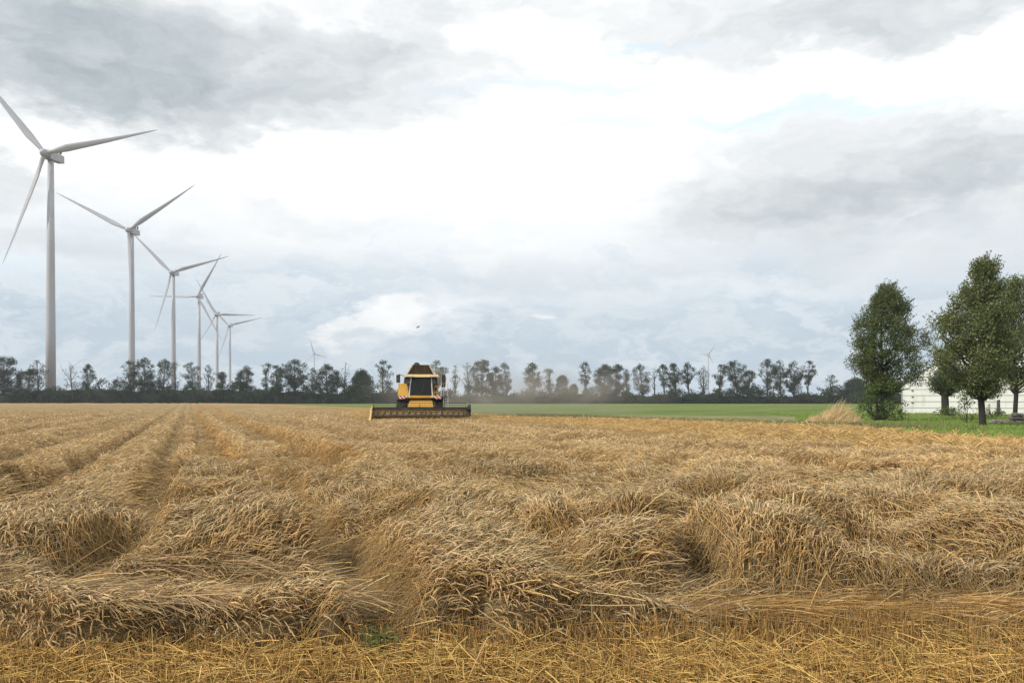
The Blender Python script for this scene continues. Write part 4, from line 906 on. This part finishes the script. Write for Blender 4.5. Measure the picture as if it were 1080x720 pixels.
    bm, d = part('tank_edge', M['darkpaint'], gt); tube(bm, [(-.74, .94, 4.43), (.6, .94, 4.43)], .035, 5); d()
    bm, d = part('tank_ribs', M['darkpaint'], gt)
    for x in np.linspace(-.8, .7, 6): tube(bm, [(x * 1.35 - .02, 1.26, 3.66), (x * .8 - .05, .96, 4.38)], .022, 4)
    d()
    bm, d = part('filling_auger', M['darkpaint'], gt); tube(bm, [(-.42, 2.0, 4.2), (-.42, 1.8, 4.45), (-.42, 1.7, 4.62), (-.42, 1.7, 4.66)], [.25, .27, .2, .08], 10); d()
    bm, d = part('beacon', M['amber'], rf); tube(bm, [(1.18, .2, 3.66), (1.18, .2, 3.84), (1.18, .2, 3.9)], [.07, .07, .03], 8); d()
    # engine deck and exhaust
    bm, d = part('engine_cover', M['darkpaint'], bevel=.08); box(bm, (0, 5.3, 3.55), (2.3, 1.5, .6)); d()
    bm, d = part('exhaust', M['steel']); tube(bm, [(-.9, 5.2, 3.8), (-.9, 5.2, 4.2)], .08, 8); d()
    # sill with warning panels
    bm, d = part('platform', M['yellow'], bevel=.03); box(bm, (0.06, -.45, 1.90), (2.9, .5, .20)); pf = d()
    for x in (-1.5, 1.32):
        bm, d = part('warning_panel', M['stripes'], pf); box(bm, (x, -.74, 1.88), (.46, .03, .26)); d()
    for x in (-1.15, -.9, .85, 1.05):
        bm, d = part('headlight', M['lamp'], pf); tube(bm, [(x, -.70, 1.92), (x, -.745, 1.92)], .07, 10); d()
    # feeder house
    bm, d = part('feeder_house', M['yellow'], bevel=.03); hull8(bm, [(-.98, -2.3, .55), (.95, -2.3, .55), (.8, 1.0, 1.1), (-.85, 1.0, 1.1)], [(-.98, -2.3, 1.15), (.95, -2.3, 1.15), (.8, .6, 1.85), (-.85, .6, 1.85)]); fh = d()
    bm, d = part('feeder_plate', M['cream'], fh); 
    for k in range(3): box(bm, (-.02, -1.4 + k * .55, 1.42 + k * .12), (1.7, .04, .03))
    d()
    bm, d = part('hydraulic_hose', M['rubber']); tube(bm, [(.85, .2, 1.7), (1.0, -.8, 1.5), (1.05, -1.7, 1.3), (1.0, -2.2, 1.0)], .035, 6); tube(bm, [(.9, .2, 1.6), (1.1, -.9, 1.35), (1.12, -2.2, .95)], .03, 6); d()
    # wheels
    def wheel(x, y, r, w, mat):
        bm, d = part('wheel', M['rubber']); seg = 26
        prof = [(-w / 2, r * .58), (-w / 2, r * .86), (-w * .42, r * .97), (w * .42, r * .97), (w / 2, r * .86), (w / 2, r * .58)]
        rings = [[bm.verts.new((x + px_, y + math.cos(2 * math.pi * k / seg) * pr, r + math.sin(2 * math.pi * k / seg) * pr)) for k in range(seg)] for px_, pr in prof]
        for a, b in zip(rings, rings[1:]):
            for k in range(seg): bm.faces.new((a[k], b[k], b[(k + 1) % seg], a[(k + 1) % seg]))
        for k in range(22):
            a = 2 * math.pi * k / 22
            for s in (-1, 1):
                rot = Matrix.Rotation(a, 3, 'X') @ Matrix.Rotation(s * .55, 3, 'Z'); c = Matrix.Rotation(a + s * .06, 3, 'X') @ Vector((0, 0, r * .985)); box(bm, (x + s * w * .23, y + c.y, r + c.z), (w * .52, .07, .07), rot)
        wl = d()
        bm, d = part('rim', M['offwhite'], wl); tube(bm, [(x - w * .42, y, r), (x - w * .25, y, r), (x + w * .25, y, r), (x + w * .42, y, r)], [r * .58, r * .5, r * .5, r * .58], 20); d()
    wheel(-1.56, .75, .90, .80, 0); wheel(1.42, .75, .90, .80, 0); wheel(-1.2, 5.8, .62, .45, 0); wheel(1.2, 5.8, .62, .45, 0)
    for x in (-1.56, 1.42):
        bm, d = part('mudguard', M['darkpaint']); 
        prof = [(x - .42, .2, 1.78), (x - .42, .75, 1.92), (x - .42, 1.3, 1.86)]
        hull8(bm, [(x - .42, -.1, 1.66), (x + .42, -.1, 1.66), (x + .42, 1.5, 1.80), (x - .42, 1.5, 1.80)], [(x - .42, -.1, 1.72), (x + .42, -.1, 1.72), (x + .42, 1.5, 1.88), (x - .42, 1.5, 1.88)]); d()
    # ladder and rails on the machine's left side
    bm, d = part('ladder', M['offwhite'])
    for x in (1.72, 2.08):
        tube(bm, [(x, -.55, .55), (x, -.45, 1.1), (x, -.3, 1.7), (x, -.1, 1.95)], .035, 6)
    for k in range(5): box(bm, (1.9, -.55 + k * .1, .62 + k * .28), (.38, .18, .04))
    lad = d()
    bm, d = part('handrail', M['offwhite'])
    tube(bm, [(1.55, -.45, 1.95), (1.58, -.45, 3.3), (1.5, -.2, 3.35)], .03, 6); tube(bm, [(2.05, -.35, 1.95), (2.05, -.2, 2.9), (1.75, -.1, 2.9), (1.75, -.1, 1.95)], .022, 6); tube(bm, [(1.75, -.15, 2.4), (2.05, -.28, 2.4)], .02, 6); d()
    bm, d = part('walkway', M['darkpaint']); box(bm, (1.68, .3, 1.93), (.80, 1.6, .06)); d()
    # mirrors
    for s, x in ((-1, -1.78), (1, 1.74)):
        bm, d = part('mirror', M['darkpaint'], bevel=.02); box(bm, (x, -.65, 3.30), (.30, .09, .62)); m = d()
        bm, d = part('mirror_arm', M['darkpaint'], m); tube(bm, [(s * 1.25, -.35, 3.5), (x, -.6, 3.66), (x, -.62, 3.5)], .025, 5); d()
    # unloading auger folded along the side
    bm, d = part('unloading_auger', M['yellow'], smooth=True); tube(bm, [(1.72, 1.8, 3.3), (1.78, 2.6, 3.45), (1.75, 7.6, 3.2)], .19, 12); ua = d()
    bm, d = part('spout', M['rubber'], ua); tube(bm, [(1.75, 7.6, 3.2), (1.75, 7.9, 3.05), (1.75, 8.0, 2.8)], [.19, .2, .17], 10); d()
    # header
    hx0, hx1 = -3.60, 3.52; yh = -2.45
    bm, d = part('header', M['yellow']); prism_pts = None
    box(bm, ((hx0 + hx1) / 2, yh, .62), (hx1 - hx0, .08, .78)); box(bm, ((hx0 + hx1) / 2, yh - .55, .22), (hx1 - hx0, 1.1, .06)); hd = d()
    bm, d = part('header_beam', M['darkpaint'], hd, bevel=.02); box(bm, ((hx0 + hx1) / 2, yh - .02, 1.02), (hx1 - hx0, .22, .17)); d()
    bm, d = part('header_ribs', M['cream'], hd)
    for x in np.arange(hx0 + .3, hx1, .48): box(bm, (x, yh - .06, .62), (.05, .05, .66))
    d()
    bm, d = part('header_auger', M['augersteel'], hd); tube(bm, [(hx0 + .15, yh - .42, .50), (hx1 - .15, yh - .42, .50)], .15, 12)
    for s in (-1, 1):
        xe = hx0 + .15 if s < 0 else hx1 - .15; nseg = 90; prev = None
        for k in range(nseg + 1):
            x = xe + (0.15 - xe) * k / nseg; a = s * k * .55; p1 = bm.verts.new((x, yh - .42 + .15 * math.cos(a), .50 + .15 * math.sin(a))); p2 = bm.verts.new((x, yh - .42 + .28 * math.cos(a), .50 + .28 * math.sin(a)))
            if prev: bm.faces.new((prev[0], p1, p2, prev[1]))
            prev = (p1, p2)
    d()
    bm, d = part('cutter_bar', M['darkpaint'], hd); box(bm, ((hx0 + hx1) / 2, yh - 1.14, .20), (hx1 - hx0, .12, .07))
    for x in np.arange(hx0 + .06, hx1, .152):
        v = [bm.verts.new(p) for p in ((x - .025, yh - 1.2, .20), (x + .025, yh - 1.2, .20), (x, yh - 1.34, .19), (x, yh - 1.2, .23))]
        bm.faces.new((v[0], v[1], v[2])); bm.faces.new((v[0], v[2], v[3])); bm.faces.new((v[1], v[3], v[2]))
    d()
    for x, mt, s in ((hx0 - .06, M['cream'], -1), (hx1 + .06, M['darkpaint'], 1)):
        bm, d = part('crop_divider', mt, hd, bevel=.015)
        pts = [(yh + .1, .16), (yh + .1, 1.1), (yh - .5, .95), (yh - 1.3, .45), (yh - 2.1, .12), (yh - 1.2, .10)]
        a = [bm.verts.new((x - .06, y, z)) for y, z in pts]; b = [bm.verts.new((x + .06, y, z)) for y, z in pts]
        bm.faces.new(a); bm.faces.new(b[::-1])
        for q in range(6): bm.faces.new((a[q], b[q], b[(q + 1) % 6], a[(q + 1) % 6]))
        d()
    bm, d = part('drive_cover', M['darkpaint'], hd, bevel=.04); box(bm, (hx1 + .16, yh - .3, .72), (.22, .7, .62)); tube(bm, [(hx1 + .05, yh - .6, 1.05), (hx1 + .27, yh - .6, 1.05)], .28, 14); d()
    # reel
    ry, rz, rr = yh - .75, 0.93, .50
    bm, d = part('reel', M['darkpaint'], hd); tube(bm, [(hx0 + .1, ry, rz), (hx1 - .1, ry, rz)], .05, 8)
    for k in range(6):
        a = k * math.pi / 3 + .35; y, z = ry + rr * math.cos(a), rz + rr * math.sin(a); tube(bm, [(hx0 + .12, y, z), (hx1 - .12, y, z)], .018, 5)
        for x in np.linspace(hx0 + .12, hx1 - .12, 5): tube(bm, [(x, ry, rz), (x, y, z)], .016, 4)
        for x in np.arange(hx0 + .2, hx1 - .15, .17): tube(bm, [(x, y, z), (x, y + .02, z - .20)], .006, 3, cap=False)
    d()
    for x in (hx0, hx1):
        bm, d = part('reel_arm', M['yellow'] if x < 0 else M['darkpaint'], hd); tube(bm, [(x, yh + .05, 1.08), (x, yh - .4, 1.16), (x, ry, rz)], .045, 6); d()
harvester()

# weeds at the stubble edge
def weed(px, Y, h, n, seed, label, spread=.16):
    g = np.random.default_rng(seed); root = empty('weed', (gx(px, Y), Y, 0)); tag(root, label, 'weed')
    bm = bmesh.new(); tips = []
    for k in range(n):
        a = g.random() * 6.28; r = spread * g.random(); b = (r * math.cos(a), r * math.sin(a), 0); t = (b[0] * 2 + .03 * g.normal(), b[1] * 2, h * g.uniform(.6, 1)); tube(bm, [b, ((b[0] + t[0]) / 2, (b[1] + t[1]) / 2, t[2] * .55), t], [.004, .003, .0015], 4); tips.append((b, t))
    from_bm('stem', bm, M['leaf'], root) if False else from_bm('stem', bm, material('weed_stem', color=(.08, .15, .04)), root)
    P = []; A = []
    for b, t in tips:
        for s in np.linspace(.2, 1, 9):
            P.append(np.array(b) * (1 - s) + np.array(t) * s); A.append(g.random() * 6.28)
    P = np.array(P); A = np.array(A); n2 = len(P); d = np.stack([np.cos(A), np.sin(A), .5 * g.random(n2)], 1); sd_ = np.stack([-np.sin(A), np.cos(A), 0 * A], 1); l = (.05 + .05 * g.random(n2))[:, None]
    V = np.stack([P, P + d * l * .5 + sd_ * .012, P + d * l + np.array([0, 0, -.02]), P + d * l * .5 - sd_ * .012], 1).reshape(-1, 3)
    cc = np.repeat(np.array([[.11, .14, .03]]) * (0.7 + .6 * g.random((n2, 1))), 4, 0); fast_mesh('foliage', V, np.arange(n2 * 4).reshape(-1, 4), M['leaf'], root, col=cc)
weed(396, 5.05, .30, 12, 3, 'bright green weed at the stubble edge below the dark track', .06)
weed(378, 5.15, .15, 7, 4, 'low green sprout left of the bright green weed', .05)
weed(75, 7.3, .62, 12, 5, 'slim green weed growing among the stalks at far left', .10)

# ------------------------------------------------------------------ dust and haze
def vol(name, bmf, color, dens, aniso, label, noise=None):
    bm = bmesh.new(); bmf(bm); m = bpy.data.materials.new(name); m.use_nodes = True; t = m.node_tree
    t.nodes.remove(t.nodes['Principled BSDF']); p = t.nodes.new('ShaderNodeVolumePrincipled'); p.inputs['Color'].default_value = (*color, 1); p.inputs['Density'].default_value = dens; p.inputs['Anisotropy'].default_value = aniso
    t.links.new(p.outputs[0], t.nodes['Material Output'].inputs['Volume'])
    if noise: noise(t, p, dens)
    o = from_bm(name, bm, m); tag(o, label, name, kind='stuff'); return o
def dustn(t, p, dens):
    mm, vv, nn, rr, xx = mk(t); q = objc(t)
    l = vv('LENGTH', q); f = rr(l, 1.0, 0.15); nz = rr(nn(vv('MULTIPLY', q, (2.2, 1.2, 1.6)), 1.6, 3, .6), .40, .68, .15, 1.0)
    t.links.new(mm('MULTIPLY', mm('MULTIPLY', f, nz), dens), p.inputs['Density'])
o = vol('dust', lambda bm: bmesh.ops.create_icosphere(bm, subdivisions=3, radius=1.0), (0.80, 0.72, 0.60), 0.11, 0.2, 'pale dust drifting to the right behind the harvester', dustn)
o.location = (0.5, 79, 2.0); o.scale = (18, 9, 5.2)
o = vol('haze', lambda bm: box(bm, (0, 1150, 95), (5200, 2800, 192)), (0.86, 0.92, 1.0), 0.0002, 0.0, 'thin bluish summer air over the whole plain')
